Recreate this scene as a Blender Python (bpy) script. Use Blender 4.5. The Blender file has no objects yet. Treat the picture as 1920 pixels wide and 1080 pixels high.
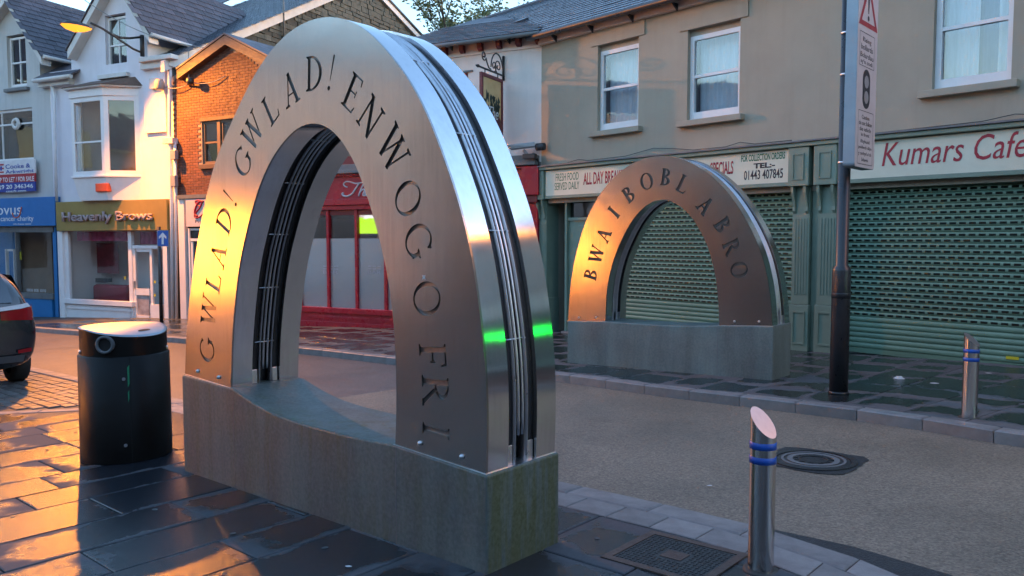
import bpy, bmesh, math, random
from mathutils import Vector, Matrix
random.seed(7)
sc = bpy.context.scene
col = sc.collection
R = math.radians

# ------------------------------------------------------------------ camera
EYE = 1.55
FPX, HOR = 1480.0, 448.0            # focal length and horizon row of the 1920 x 1080 photograph
PITCH = math.atan((540 - HOR) / FPX)
cam_data = bpy.data.cameras.new('camera')
cam_data.sensor_width = 36.0
cam_data.lens = FPX / 1920 * 36.0
cam_data.clip_start = 0.05
cam_data.clip_end = 2000
cam = bpy.data.objects.new('camera', cam_data)
col.objects.link(cam)
cam.location = (0, 0, EYE)
cam.rotation_euler = (math.pi / 2 - PITCH, 0, 0)
sc.camera = cam

# ------------------------------------------------------------------ sky, sun, exposure
SUN_EL, SUN_AZ = 1.0, 85.0        # just set behind the shops on the right; azimuth from +Y towards +X
world = bpy.data.worlds.new('World')
sc.world = world
world.use_nodes = True
wn = world.node_tree.nodes
wl = world.node_tree.links
bg = wn['Background']
sky = wn.new('ShaderNodeTexSky')
sky.sky_type = 'NISHITA'
sky.sun_disc = False
sky.sun_elevation = R(SUN_EL)
sky.sun_rotation = R(SUN_AZ)
sky.air_density = 1.0
sky.dust_density = 0.5
sky.ozone_density = 2.2
wl.new(sky.outputs[0], bg.inputs[0])
bg.inputs[1].default_value = 0.15

sun_data = bpy.data.lights.new('sun', 'SUN')
sun_data.energy = 0.008
sun_data.angle = R(25)
sun_data.color = (1.0, 0.72, 0.58)
sun = bpy.data.objects.new('sun', sun_data)
col.objects.link(sun)
sd = Vector((math.sin(R(SUN_AZ)) * math.cos(R(SUN_EL + 8)), math.cos(R(SUN_AZ)) * math.cos(R(SUN_EL + 8)), math.sin(R(SUN_EL + 8))))
sun.rotation_euler = (-sd).to_track_quat('-Z', 'Y').to_euler()
sun.location = sd * 60

vs = sc.view_settings
vs.view_transform = 'Standard'
vs.look = 'None'
vs.gamma = 1.0
vs.use_curve_mapping = False
vs.exposure = 4.3
sc.cycles.use_denoising = True
sc.cycles.max_bounces = 6
sc.cycles.transparent_max_bounces = 12
sc.cycles.sample_clamp_indirect = 4.0
sc.cycles.caustics_reflective = False
sc.cycles.caustics_refractive = False

# ------------------------------------------------------------------ survey helpers
GB, GC = 0.0235, -0.0259            # the street falls towards the far left
def zg(x, y): return GB * x + GC * y

def ray(px, py):
    c, s = math.cos(PITCH), math.sin(PITCH)
    a, b = (px - 960.0), (540.0 - py)
    return Vector((a, FPX * c + b * s, -FPX * s + b * c))

def ground(px, py, off=0.0):
    d = ray(px, py)
    t = (EYE - off) / (GB * d.x + GC * d.y - d.z)
    return Vector((0, 0, EYE)) + d * t

class Frame:
    """A vertical plane: origin on plan, direction along the plane (rightwards), n towards the street."""
    def __init__(s, ox, oy, dx, dy):
        L = math.hypot(dx, dy)
        s.o = Vector((ox, oy)); s.d = Vector((dx / L, dy / L)); s.n = Vector((s.d.y, -s.d.x))
        if s.n.y > 0: s.n = -s.n
    def P(s, u, n, z):
        return Vector((s.o.x + s.d.x * u + s.n.x * n, s.o.y + s.d.y * u + s.n.y * n, z))
    def uz(s, px, py, off=0.0):
        d = ray(px, py)
        ox, oy = s.o.x + s.n.x * off, s.o.y + s.n.y * off
        t = (ox * s.n.x + oy * s.n.y) / (d.x * s.n.x + d.y * s.n.y)
        x, y, z = d.x * t, d.y * t, EYE + d.z * t
        return ((x - s.o.x) * s.d.x + (y - s.o.y) * s.d.y, z)
    def u(s, px, py=448, off=0.0): return s.uz(px, py, off)[0]
    def z(s, px, py, off=0.0): return s.uz(px, py, off)[1]
    def g(s, u, n=0):
        p = s.P(u, n, 0); return zg(p.x, p.y)
    def rot(s): return math.atan2(s.d.y, s.d.x)

# ------------------------------------------------------------------ mesh helpers
class MB:
    def __init__(s): s.v = []; s.f = []; s.smooth = []
    def add(s, vs, fs, smooth=False):
        k = len(s.v); s.v += [tuple(v) for v in vs]
        for f in fs: s.f.append([i + k for i in f]); s.smooth.append(smooth)
        return s
    def hexa(s, c):
        return s.add(c, [(0, 3, 2, 1), (4, 5, 6, 7), (0, 1, 5, 4), (1, 2, 6, 5), (2, 3, 7, 6), (3, 0, 4, 7)])
    def box(s, fr, u0, u1, n0, n1, z0, z1):
        if u0 > u1: u0, u1 = u1, u0
        if n0 > n1: n0, n1 = n1, n0
        if z0 > z1: z0, z1 = z1, z0
        return s.hexa([fr.P(u0, n1, z0), fr.P(u1, n1, z0), fr.P(u1, n0, z0), fr.P(u0, n0, z0),
                       fr.P(u0, n1, z1), fr.P(u1, n1, z1), fr.P(u1, n0, z1), fr.P(u0, n0, z1)])
    def pbox(s, fr, x0, y0, x1, y1, n0, n1):
        """box whose front face covers a surveyed rectangle: (x0,y0) upper left, (x1,y1) lower right, rows read at x0"""
        u0, z0 = fr.uz(x0, y0, n1); u1 = fr.u(x1, (y0 + y1) / 2, n1); z1 = fr.z(x0, y1, n1)
        return s.box(fr, u0, u1, n0, n1, z1, z0)
    def prism(s, pts, vec):
        """closed polygon extruded along vec"""
        n = len(pts); a = [Vector(p) for p in pts]; b = [p + Vector(vec) for p in a]
        return s.add(a + b, [tuple(range(n))[::-1], tuple(range(n, 2 * n))] + [(i, (i + 1) % n, n + (i + 1) % n, n + i) for i in range(n)])
    def tube(s, pts, r, seg=8, caps=True):
        pts = [Vector(p) for p in pts]; n = len(pts); rr = r if isinstance(r, (list, tuple)) else [r] * n
        vs = []; prev = None
        for i, p in enumerate(pts):
            t = (pts[min(i + 1, n - 1)] - pts[max(i - 1, 0)]).normalized()
            a = prev if prev is not None else (Vector((0, 0, 1)) if abs(t.z) < .9 else Vector((1, 0, 0)))
            a = (a - t * a.dot(t)).normalized(); b = t.cross(a); prev = a
            for k in range(seg):
                q = 2 * math.pi * k / seg
                vs.append(p + (a * math.cos(q) + b * math.sin(q)) * rr[i])
        fs = [(i * seg + k, i * seg + (k + 1) % seg, (i + 1) * seg + (k + 1) % seg, (i + 1) * seg + k) for i in range(n - 1) for k in range(seg)]
        s.add(vs, fs, True)
        if caps:
            k = len(s.v) - n * seg
            s.f.append([k + i for i in range(seg)][::-1]); s.smooth.append(False)
            s.f.append([k + (n - 1) * seg + i for i in range(seg)]); s.smooth.append(False)
        return s
    def lathe(s, c, prof, seg=24):
        """profile of (radius, z) spun round the vertical through c"""
        c = Vector(c); vs = []
        for r, z in prof:
            for k in range(seg):
                q = 2 * math.pi * k / seg
                vs.append(c + Vector((r * math.cos(q), r * math.sin(q), z)))
        n = len(prof)
        fs = [(i * seg + k, i * seg + (k + 1) % seg, (i + 1) * seg + (k + 1) % seg, (i + 1) * seg + k) for i in range(n - 1) for k in range(seg)]
        s.add(vs, fs, True)
        k = len(s.v) - n * seg
        s.f.append([k + i for i in range(seg)][::-1]); s.smooth.append(False)
        s.f.append([k + (n - 1) * seg + i for i in range(seg)]); s.smooth.append(False)
        return s
    def mesh(s, name, m=None):
        me = bpy.data.meshes.new(name); me.from_pydata(s.v, [], s.f)
        me.polygons.foreach_set('use_smooth', s.smooth)
        bm = bmesh.new(); bm.from_mesh(me); bmesh.ops.recalc_face_normals(bm, faces=bm.faces); bm.to_mesh(me); bm.free()
        if m: me.materials.append(m)
        return me
    def build(s, name, m, parent=None, bevel=0, keep=False):
        me = bpy.data.meshes.new(name); me.from_pydata(s.v, [], s.f)
        me.polygons.foreach_set('use_smooth', s.smooth)
        if not keep:
            bm = bmesh.new(); bm.from_mesh(me); bmesh.ops.recalc_face_normals(bm, faces=bm.faces); bm.to_mesh(me); bm.free()
        if m: me.materials.append(m)
        return link(name, me, parent, bevel)

def link(name, data, parent=None, bevel=0):
    o = bpy.data.objects.new(name, data); col.objects.link(o)
    if parent is not None:
        o.parent = parent
        o.matrix_parent_inverse = WORLD[parent.name].inverted() if parent.name in WORLD else parent.matrix_world.inverted()
    WORLD[o.name] = Matrix.Identity(4)
    if bevel:
        b = o.modifiers.new('bevel', 'BEVEL'); b.width = bevel; b.segments = 2; b.limit_method = 'ANGLE'; b.angle_limit = R(40)
    return o
WORLD = {}
def tag(o, label=None, cat=None, group=None, kind=None):
    if label: o['label'] = label
    if cat: o['category'] = cat
    if group: o['group'] = group
    if kind: o['kind'] = kind
    return o
def thing(name, loc, label, cat, group=None):
    o = bpy.data.objects.new(name, None); col.objects.link(o); o.location = loc; o.empty_display_size = .2
    WORLD[o.name] = Matrix.Translation(Vector(loc))
    return tag(o, label, cat, group)
def struct(o): o['kind'] = 'structure'; return o
def place(name, me, mat4, parent):
    """an object with shared mesh data at a world matrix, parented"""
    o = bpy.data.objects.new(name, me); col.objects.link(o); o.parent = parent
    o.matrix_parent_inverse = WORLD[parent.name].inverted(); o.matrix_basis = mat4
    WORLD[o.name] = mat4.copy()
    return o

# ------------------------------------------------------------------ materials
M = {}
def nodes(name):
    m = bpy.data.materials.new(name); m.use_nodes = True
    nt = m.node_tree; b = nt.nodes['Principled BSDF']
    M[name] = m
    return m, nt, b
def texco(nt, kind='Object', scale=(1, 1, 1)):
    t = nt.nodes.new('ShaderNodeTexCoord'); mp = nt.nodes.new('ShaderNodeMapping'); mp.inputs['Scale'].default_value = scale
    nt.links.new(t.outputs[kind], mp.inputs[0]); return mp.outputs[0]
def noise(nt, vec, scale, detail=4, rough=.6):
    n = nt.nodes.new('ShaderNodeTexNoise'); n.inputs['Scale'].default_value = scale; n.inputs['Detail'].default_value = detail; n.inputs['Roughness'].default_value = rough
    nt.links.new(vec, n.inputs['Vector']); return n.outputs[0]
def ramp(nt, fac, stops):
    r = nt.nodes.new('ShaderNodeValToRGB'); e = r.color_ramp.elements
    while len(e) < len(stops): e.new(.5)
    for i, (p, c) in enumerate(stops):
        e[i].position = p; e[i].color = (*c, 1) if len(c) == 3 else c
    nt.links.new(fac, r.inputs[0]); return r.outputs[0]
def maprange(nt, v, a, b, c, d):
    n = nt.nodes.new('ShaderNodeMapRange'); n.inputs[1].default_value = a; n.inputs[2].default_value = b; n.inputs[3].default_value = c; n.inputs[4].default_value = d
    nt.links.new(v, n.inputs[0]); return n.outputs[0]
def math_(nt, op, a, b=None):
    n = nt.nodes.new('ShaderNodeMath'); n.operation = op
    for i, x in enumerate((a, b)):
        if x is None: continue
        if isinstance(x, (int, float)): n.inputs[i].default_value = x
        else: nt.links.new(x, n.inputs[i])
    return n.outputs[0]
def mixc(nt, fac, a, b, blend='MIX'):
    n = nt.nodes.new('ShaderNodeMix'); n.data_type = 'RGBA'; n.blend_type = blend
    for sock, x in ((n.inputs[0], fac), (n.inputs[6], a), (n.inputs[7], b)):
        if isinstance(x, tuple): sock.default_value = (*x, 1)
        elif isinstance(x, (int, float)): sock.default_value = x
        else: nt.links.new(x, sock)
    return n.outputs[2]
def bump(nt, b, h, strength, dist=.01):
    n = nt.nodes.new('ShaderNodeBump'); n.inputs['Strength'].default_value = strength; n.inputs['Distance'].default_value = dist
    nt.links.new(h, n.inputs['Height']); nt.links.new(n.outputs[0], b.inputs['Normal'])

def pm(name, c1, c2=None, scale=3.0, rough=.6, metal=0.0, bscale=60, bstr=.15, rvar=.1, stretch=(1, 1, 1), per_object=0.0):
    m, nt, b = nodes(name)
    c2 = c2 or tuple(x * .8 for x in c1)
    v = texco(nt, 'Object', stretch)
    n1 = noise(nt, v, scale, 6, .65)
    c = ramp(nt, n1, [(.3, c1), (.7, c2)])
    if per_object:
        oi = nt.nodes.new('ShaderNodeObjectInfo')
        k = maprange(nt, oi.outputs['Random'], 0, 1, 1 - per_object, 1 + per_object)
        c = mixc(nt, 1.0, c, k, 'MULTIPLY')
    nt.links.new(c, b.inputs['Base Color'])
    n2 = noise(nt, v, bscale, 3, .6)
    nt.links.new(maprange(nt, n1, .3, .7, max(0, rough - rvar), min(1, rough + rvar)), b.inputs['Roughness'])
    b.inputs['Metallic'].default_value = metal
    if bstr: bump(nt, b, n2, bstr)
    return m
# brushed stainless steel: fine horizontal grain, water streaks, faint dents
def steel(name, base, rough, aniso=0.0):
    m, nt, b = nodes(name)
    v = texco(nt, 'Object', (1, 1, 1))
    grain = noise(nt, texco(nt, 'Object', (6, 6, 260)), 4.0, 3, .6)
    run = noise(nt, texco(nt, 'Object', (22, 22, 1.2)), 1.6, 5, .65)
    blot = noise(nt, v, 2.3, 5, .6)
    f = math_(nt, 'ADD', math_(nt, 'MULTIPLY', run, .5), math_(nt, 'MULTIPLY', blot, .5))
    c = ramp(nt, f, [(.32, tuple(x * .86 for x in base)), (.5, base), (.72, tuple(min(1, x * 1.05) for x in base))])
    nt.links.new(c, b.inputs['Base Color'])
    b.inputs['Metallic'].default_value = 1.0
    rr = math_(nt, 'ADD', maprange(nt, grain, .3, .7, rough - .015, rough + .02), maprange(nt, f, .35, .65, .025, -.02))
    nt.links.new(rr, b.inputs['Roughness'])
    if aniso:
        tg = nt.nodes.new('ShaderNodeTangent'); tg.direction_type = 'UV_MAP'; tg.uv_map = 'grain'
        b.inputs['Anisotropic'].default_value = aniso; nt.links.new(tg.outputs[0], b.inputs['Tangent'])
    dent = noise(nt, v, 1.7, 2, .4)
    h = math_(nt, 'ADD', math_(nt, 'MULTIPLY', grain, .003), math_(nt, 'MULTIPLY', dent, .9))
    bump(nt, b, h, .35, .012)
    return m
steel('arch_steel', (.35, .33, .31), .21)
steel('end_steel', (.66, .66, .67), .14, .9)
steel('bollard_steel', (.62, .61, .60), .2)
steel('lid_steel', (.34, .35, .37), .4)
pm('rod_steel', (.66, .66, .68), (.54, .54, .56), 20, .36, 1.0, 90, .03)
pm('gap_black', (.012, .013, .015), (.022, .022, .024), 9, .42, 0, 80, .05)
pm('dark_iron', (.018, .018, .02), (.03, .03, .032), 10, .45, 0, 70, .1)
pm('pole_black', (.016, .016, .019), (.028, .028, .032), 6, .33, 0, 120, .12)
pm('blue_tape', (.012, .09, .42), (.008, .06, .33), 15, .4, 0, 60, .05)

def concrete(name, lo, hi, amount, lift=1.0):
    m, nt, b = nodes(name)
    v = texco(nt)
    n1 = noise(nt, v, 2.1, 6, .65)
    c = ramp(nt, n1, [(.25, (.052, .076, .078)), (.5, (.080, .110, .108)), (.75, (.102, .132, .122))])
    c = mixc(nt, 1.0, c, (lift, lift * .98, lift * .94), 'MULTIPLY')
    pour = noise(nt, texco(nt, 'Object', (3.5, 3.5, .6)), 1.0, 5, .6)
    c = mixc(nt, 1.0, c, maprange(nt, pour, .35, .65, .72, 1.25), 'MULTIPLY')
    # algae runs: long vertical stains
    st = noise(nt, texco(nt, 'Object', (9, 9, .7)), 1.3, 6, .7)
    big = noise(nt, texco(nt, 'Object', (1.2, 1.2, .5)), 1.1, 3, .5)
    k = math_(nt, 'MULTIPLY', maprange(nt, st, lo, lo + .14, 0, 1), maprange(nt, big, hi, hi + .16, 0, 1))
    c = mixc(nt, math_(nt, 'MULTIPLY', k, amount), c, (.055, .068, .016))
    n2 = noise(nt, v, 45, 4, .6)
    c = mixc(nt, .18, c, ramp(nt, n2, [(.35, (.08, .085, .08)), (.65, (.3, .3, .29))]))
    nt.links.new(c, b.inputs['Base Color'])
    nt.links.new(maprange(nt, n1, .3, .7, .4, .7), b.inputs['Roughness'])
    bump(nt, b, n2, .18, .003)
concrete('plinth_concrete', .47, .44, .7)
concrete('plinth_plain', .56, .56, .25, 1.55)
concrete('plinth_algae', .37, .22, .95)
pm('recess_shade_steel', (.22, .205, .19), (.15, .142, .134), 12, .38, .9, 80, .1)  # letter floor darker than the plate: shade of the carving put in the colour
pm('recess_shade_dark', (.09, .083, .078), (.06, .056, .053), 12, .55, .3, 80, .1)  # far arch's letter floor, shade painted in darker so the capitals read

def slab_mat(name, wet_c, dry_c, bias, wr=.16):
    """riven stone slab: dark and glossy where wet, paler where the edges have dried"""
    m, nt, b = nodes(name)
    tc = nt.nodes.new('ShaderNodeTexCoord'); sep = nt.nodes.new('ShaderNodeSeparateXYZ'); nt.links.new(tc.outputs['Generated'], sep.inputs[0])
    oi = nt.nodes.new('ShaderNodeObjectInfo'); rnd = oi.outputs['Random']
    loc = nt.nodes.new('ShaderNodeVectorMath'); loc.operation = 'ADD'
    nt.links.new(tc.outputs['Object'], loc.inputs[0]); nt.links.new(oi.outputs['Location'], loc.inputs[1])
    v = loc.outputs[0]
    def edge(s): return math_(nt, 'MINIMUM', s, math_(nt, 'SUBTRACT', 1.0, s))
    e = math_(nt, 'MINIMUM', math_(nt, 'MULTIPLY', edge(sep.outputs[0]), 1.5), edge(sep.outputs[1]))
    n1 = noise(nt, v, 3.2, 6, .6)
    n0 = noise(nt, v, .55, 2, .5)
    wet = math_(nt, 'ADD', math_(nt, 'ADD', math_(nt, 'MULTIPLY', e, 1.9), math_(nt, 'MULTIPLY', n1, 1.5)), math_(nt, 'ADD', math_(nt, 'MULTIPLY', rnd, .55), math_(nt, 'MULTIPLY', n0, .9)))
    k = maprange(nt, wet, bias, bias + .22, 0, 1)
    grain = noise(nt, v, 190, 3, .7)
    mid = noise(nt, v, 34, 6, .7)
    tone = maprange(nt, rnd, 0, 1, .8, 1.25)
    dry = mixc(nt, 1.0, ramp(nt, mid, [(.3, tuple(x * .8 for x in dry_c)), (.7, tuple(x * 1.2 for x in dry_c))]), tone, 'MULTIPLY')
    wetc = mixc(nt, 1.0, ramp(nt, mid, [(.3, tuple(x * .75 for x in wet_c)), (.7, tuple(x * 1.3 for x in wet_c))]), tone, 'MULTIPLY')
    nt.links.new(mixc(nt, k, dry, wetc), b.inputs['Base Color'])
    nt.links.new(math_(nt, 'ADD', maprange(nt, k, 0, 1, .72, wr), maprange(nt, mid, .3, .7, -.03, .07)), b.inputs['Roughness'])
    b.inputs['IOR'].default_value = 1.45
    h = math_(nt, 'ADD', math_(nt, 'MULTIPLY', grain, .55), math_(nt, 'MULTIPLY', mid, .9))
    bump(nt, b, h, .42, .006)
slab_mat('slab_near', (.016, .018, .023), (.07, .073, .082), 1.47, .15)
slab_mat('slab_far', (.017, .021, .022), (.10, .104, .11), 1.58, .13)
pm('gum_grey', (.10, .10, .10), (.06, .06, .06), 30, .7)
pm('kerb_granite', (.24, .235, .23), (.15, .148, .148), 5, .5, 0, 130, .3, per_object=.15)
pm('sett_granite', (.13, .12, .11), (.08, .075, .07), 7, .35, 0, 120, .35, per_object=.3)
pm('joint_mortar', (.035, .033, .03), (.055, .052, .048), 6, .6, 0, 100, .2)

def road(name, c1, c2, r0, r1):
    m, nt, b = nodes(name)
    v = texco(nt)
    chip = nt.nodes.new('ShaderNodeTexVoronoi'); chip.inputs['Scale'].default_value = 75; nt.links.new(v, chip.inputs['Vector'])
    n1 = noise(nt, v, .9, 6, .6); n2 = noise(nt, v, 60, 3, .7)
    c = ramp(nt, n2, [(.28, tuple(x * .55 for x in c1)), (.5, c1), (.75, c2)])
    sepc = nt.nodes.new('ShaderNodeSeparateColor'); nt.links.new(chip.outputs['Color'], sepc.inputs[0])
    c = mixc(nt, 1.0, c, maprange(nt, sepc.outputs[0], 0, 1, .72, 1.28), 'MULTIPLY')
    c = mixc(nt, 1.0, c, maprange(nt, n1, .3, .7, .78, 1.15), 'MULTIPLY')
    wear = noise(nt, texco(nt, 'Object', (.5, .5, .5)), 3.0, 4, .7)
    c = mixc(nt, maprange(nt, wear, .62, .74, 0, .55), c, tuple(x * .45 for x in c1))
    nt.links.new(c, b.inputs['Base Color'])
    nt.links.new(maprange(nt, n1, .3, .7, r0, r1), b.inputs['Roughness'])
    bump(nt, b, math_(nt, 'ADD', math_(nt, 'MULTIPLY', chip.outputs['Distance'], 1.0), n2), .7, .006)
road('road_buff', (.195, .158, .115), (.29, .238, .178), .45, .62)
road('road_grey', (.11, .098, .09), (.18, .16, .145), .38, .55)
road('tarmac_dark', (.022, .022, .024), (.045, .045, .045), .4, .6)
pm('earth', (.05, .05, .045), (.08, .08, .07), 1, .8)

# walls
def render_wall(name, c, dirt=.35, bs=.25):
    m, nt, b = nodes(name)
    v = texco(nt); n1 = noise(nt, v, .8, 6, .6); n2 = noise(nt, v, 70, 3, .6)
    st = noise(nt, texco(nt, 'Object', (5, 5, .35)), 1.0, 6, .7)
    cc = ramp(nt, n1, [(.3, tuple(x * .88 for x in c)), (.7, tuple(min(1, x * 1.06) for x in c))])
    cc = mixc(nt, math_(nt, 'MULTIPLY', maprange(nt, st, .5, .75, 0, 1), dirt), cc, tuple(x * .5 for x in c))
    nt.links.new(cc, b.inputs['Base Color']); b.inputs['Roughness'].default_value = .8
    bump(nt, b, n2, bs, .008)
render_wall('beige_render', (.37, .325, .25), .14)
render_wall('beige_trim', (.375, .325, .25), .25)
render_wall('cream_render', (.80, .72, .67), .18)
render_wall('white_render', (.72, .70, .75), .15)
render_wall('grey_render', (.50, .50, .49), .3)
pm('white_paint', (.78, .77, .77), (.70, .69, .69), 3, .4, 0, 40, .04)
pm('off_white_board', (.66, .66, .53), (.58, .58, .45), 2, .4, 0, 40, .05)
pm('green_paint', (.20, .265, .205), (.155, .215, .165), 2.5, .42, 0, 45, .08)
pm('shutter_green', (.15, .25, .175), (.118, .205, .142), 2.0, .42, 0, 50, .06, per_object=.10)
pm('shutter_dark', (.022, .034, .028), (.03, .042, .036), 4, .6)
pm('red_paint', (.42, .012, .028), (.33, .009, .02), 3, .3, 0, 45, .05)
pm('red_dark', (.17, .012, .018), (.12, .01, .014), 3, .4, 0, 45, .05)
pm('mustard_board', (.30, .215, .06), (.25, .175, .045), 2, .4, 0, 40, .06)
pm('blue_board', (.012, .15, .42), (.01, .125, .36), 2, .4, 0, 40, .05)
pm('blue_wall', (.015, .17, .42), (.012, .14, .36), 2, .5, 0, 60, .1)
pm('lead_grey', (.16, .165, .17), (.11, .115, .12), 4, .5, 0, 40, .1)
pm('brown_timber', (.12, .075, .05), (.08, .05, .035), 6, .6, 0, 60, .2, stretch=(1, 1, 4))
pm('window_timber', (.16, .105, .07), (.12, .08, .05), 6, .5, 0, 60, .1)
pm('brick_red', (.165, .062, .04), (.105, .04, .028), 9, .75, 0, 120, .3, per_object=.28)
pm('mortar_pale', (.30, .235, .19), (.22, .175, .145), 6, .85, 0, 100, .3)
pm('rubble_stone', (.082, .086, .072), (.045, .05, .044), 7, .8, 0, 60, .4, per_object=.5)
pm('rubble_mortar', (.06, .06, .055), (.045, .045, .04), 6, .9, 0, 60, .4)
pm('slate_wet', (.075, .09, .115), (.045, .055, .075), 3, .3, 0, 45, .25, per_object=.3)
pm('slate_purple', (.075, .068, .082), (.05, .046, .058), 4, .5, 0, 45, .3, per_object=.3)
pm('slate_brown', (.14, .085, .06), (.09, .055, .04), 4, .6, 0, 45, .3, per_object=.25)
pm('gutter_black', (.012, .016, .024), (.02, .025, .035), 5, .35)
pm('gutter_white', (.62, .60, .58), (.52, .50, .48), 4, .45)
pm('pipe_white', (.70, .70, .72), (.6, .6, .62), 4, .4)
pm('letter_green', (.012, .16, .075), None, 8, .5)
pm('letter_red', (.36, .012, .03), None, 8, .45)
pm('letter_dark', (.02, .02, .03), None, 8, .5)
pm('letter_white', (.75, .75, .76), None, 8, .4)
pm('letter_silver', (.62, .60, .62), (.5, .48, .5), 8, .35)
pm('letter_pinkgrey', (.36, .27, .26), (.30, .22, .22), 8, .5)
pm('sign_white', (.56, .50, .50), (.50, .45, .45), 3, .45)
pm('sign_grey', (.32, .36, .40), (.27, .31, .35), 3, .4, .3)
pm('sign_red', (.36, .02, .035), None, 6, .45)
pm('sign_blue', (.012, .10, .42), None, 6, .4)
pm('board_white', (.70, .68, .70), None, 4, .45)
pm('board_red', (.42, .02, .035), None, 4, .45)
pm('board_navy', (.02, .05, .30), None, 4, .45)
pm('net_curtain', (.58, .62, .66), (.46, .50, .54), 4, .8, 0, 30, .1, stretch=(9, 9, .6))
pm('drape_blue', (.10, .16, .25), (.07, .12, .19), 4, .85, stretch=(9, 9, .6))
pm('room_dark', (.06, .055, .05), (.045, .04, .038), 2, .9)
pm('room_pale', (.78, .77, .76), (.70, .69, .68), 1, .8)
pm('room_warm', (.25, .16, .10), (.18, .12, .08), 1, .8)
pm('pink_drape', (.36, .04, .13), (.26, .03, .09), 3, .7)
pm('sofa_red', (.34, .02, .04), (.26, .015, .03), 3, .6)
pm('plastic_grey', (.30, .30, .31), (.24, .24, .25), 4, .5)
pm('plastic_dark', (.05, .05, .055), (.035, .035, .04), 4, .5)
pm('alarm_orange', (.55, .09, .03), None, 5, .4)
pm('bin_black', (.004, .0038, .0038), (.008, .0075, .007), 5, .45, 0, 160, .12)
M['bin_black'].node_tree.nodes['Principled BSDF'].inputs['Specular IOR Level'].default_value = .2
pm('bin_hole', (.005, .005, .005), None, 5, .7)
pm('reflection_green', (.03, .30, .14), None, 30, .5)  # colour of the green reflection painted on the bin
pm('cable_grey', (.25, .25, .25), None, 5, .6)
pm('cover_iron', (.055, .056, .06), (.035, .036, .038), 14, .4, .5, 90, .4)
pm('cover_rust', (.10, .07, .055), (.06, .045, .04), 14, .6, .2, 90, .4)
pm('paper_white', (.60, .60, .60), (.5, .5, .5), 8, .7)
pm('bark', (.07, .06, .05), (.04, .035, .03), 8, .9, 0, 40, .5)
pm('poster_pale', (.45, .43, .44), (.2, .18, .19), 5, .5)
pm('poster_red', (.26, .03, .05), (.12, .02, .03), 4, .5)
pm('yellow_label', (.60, .52, .03), None, 5, .5)
pm('tyre', (.015, .015, .015), (.022, .022, .022), 8, .75)
pm('lamp_red', (.30, .008, .012), None, 5, .15)
pm('lamp_clear', (.55, .52, .52), None, 5, .15)
pm('sign_art', (.75, .52, .25), (.58, .36, .15), 2.2, .5)
pm('art_green', (.06, .09, .06), (.03, .04, .035), 14, .6)
pm('art_red', (.16, .03, .03), (.08, .02, .02), 14, .6)

def paint():
    m, nt, b = nodes('car_paint'); b.inputs['Base Color'].default_value = (.010, .011, .014, 1); b.inputs['Roughness'].default_value = .25
    b.inputs['Coat Weight'].default_value = .8; b.inputs['Coat Roughness'].default_value = .05
paint()
def leaf():
    m, nt, b = nodes('leaf_green'); v = texco(nt)
    nt.links.new(ramp(nt, noise(nt, v, 1.5, 3), [(.3, (.10, .135, .065)), (.7, (.16, .20, .10))]), b.inputs['Base Color'])
    b.inputs['Roughness'].default_value = .55
leaf()
def glass(name, tint, base_fac, rough=.03, diffuse=None):
    m, nt, b = nodes(name); nt.nodes.remove(b); out = nt.nodes['Material Output']
    tr = nt.nodes.new('ShaderNodeBsdfTransparent'); tr.inputs[0].default_value = (*tint, 1)
    gl = nt.nodes.new('ShaderNodeBsdfGlossy'); gl.inputs['Roughness'].default_value = rough; gl.inputs[0].default_value = (.95, .97, 1, 1)
    lw = nt.nodes.new('ShaderNodeLayerWeight'); lw.inputs[0].default_value = .5
    bp = nt.nodes.new('ShaderNodeBump'); bp.inputs['Strength'].default_value = .04; bp.inputs['Distance'].default_value = .05
    nt.links.new(noise(nt, texco(nt), 1.6, 2), bp.inputs['Height']); nt.links.new(bp.outputs[0], gl.inputs['Normal'])
    fac = math_(nt, 'ADD', math_(nt, 'MULTIPLY', math_(nt, 'POWER', lw.outputs['Facing'], 5.0), .9), base_fac + .04)
    first = tr.outputs[0]
    if diffuse:
        df = nt.nodes.new('ShaderNodeBsdfDiffuse'); df.inputs[0].default_value = (*diffuse[0], 1)
        mx0 = nt.nodes.new('ShaderNodeMixShader'); mx0.inputs[0].default_value = diffuse[1]
        nt.links.new(first, mx0.inputs[1]); nt.links.new(df.outputs[0], mx0.inputs[2]); first = mx0.outputs[0]
    mx = nt.nodes.new('ShaderNodeMixShader'); nt.links.new(fac, mx.inputs[0]); nt.links.new(first, mx.inputs[1]); nt.links.new(gl.outputs[0], mx.inputs[2])
    nt.links.new(mx.outputs[0], out.inputs[0])
glass('pane_glass', (.92, .95, .96), .035)
glass('shop_glass', (.95, .96, .96), .0)
glass('frosted_glass', (.8, .82, .82), .10, .12, ((.42, .42, .41), .62))
glass('car_glass', (.05, .06, .07), .08)
def emit(name, colr, s):
    m, nt, b = nodes(name); b.inputs['Base Color'].default_value = (.02, .02, .02, 1)
    b.inputs['Emission Color'].default_value = (*colr, 1); b.inputs['Emission Strength'].default_value = s; return m, nt, b
emit('sodium_glow', (1.0, .30, .02), .12)
emit('signal_green', (.0, 1.0, .04), 2.2)
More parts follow.
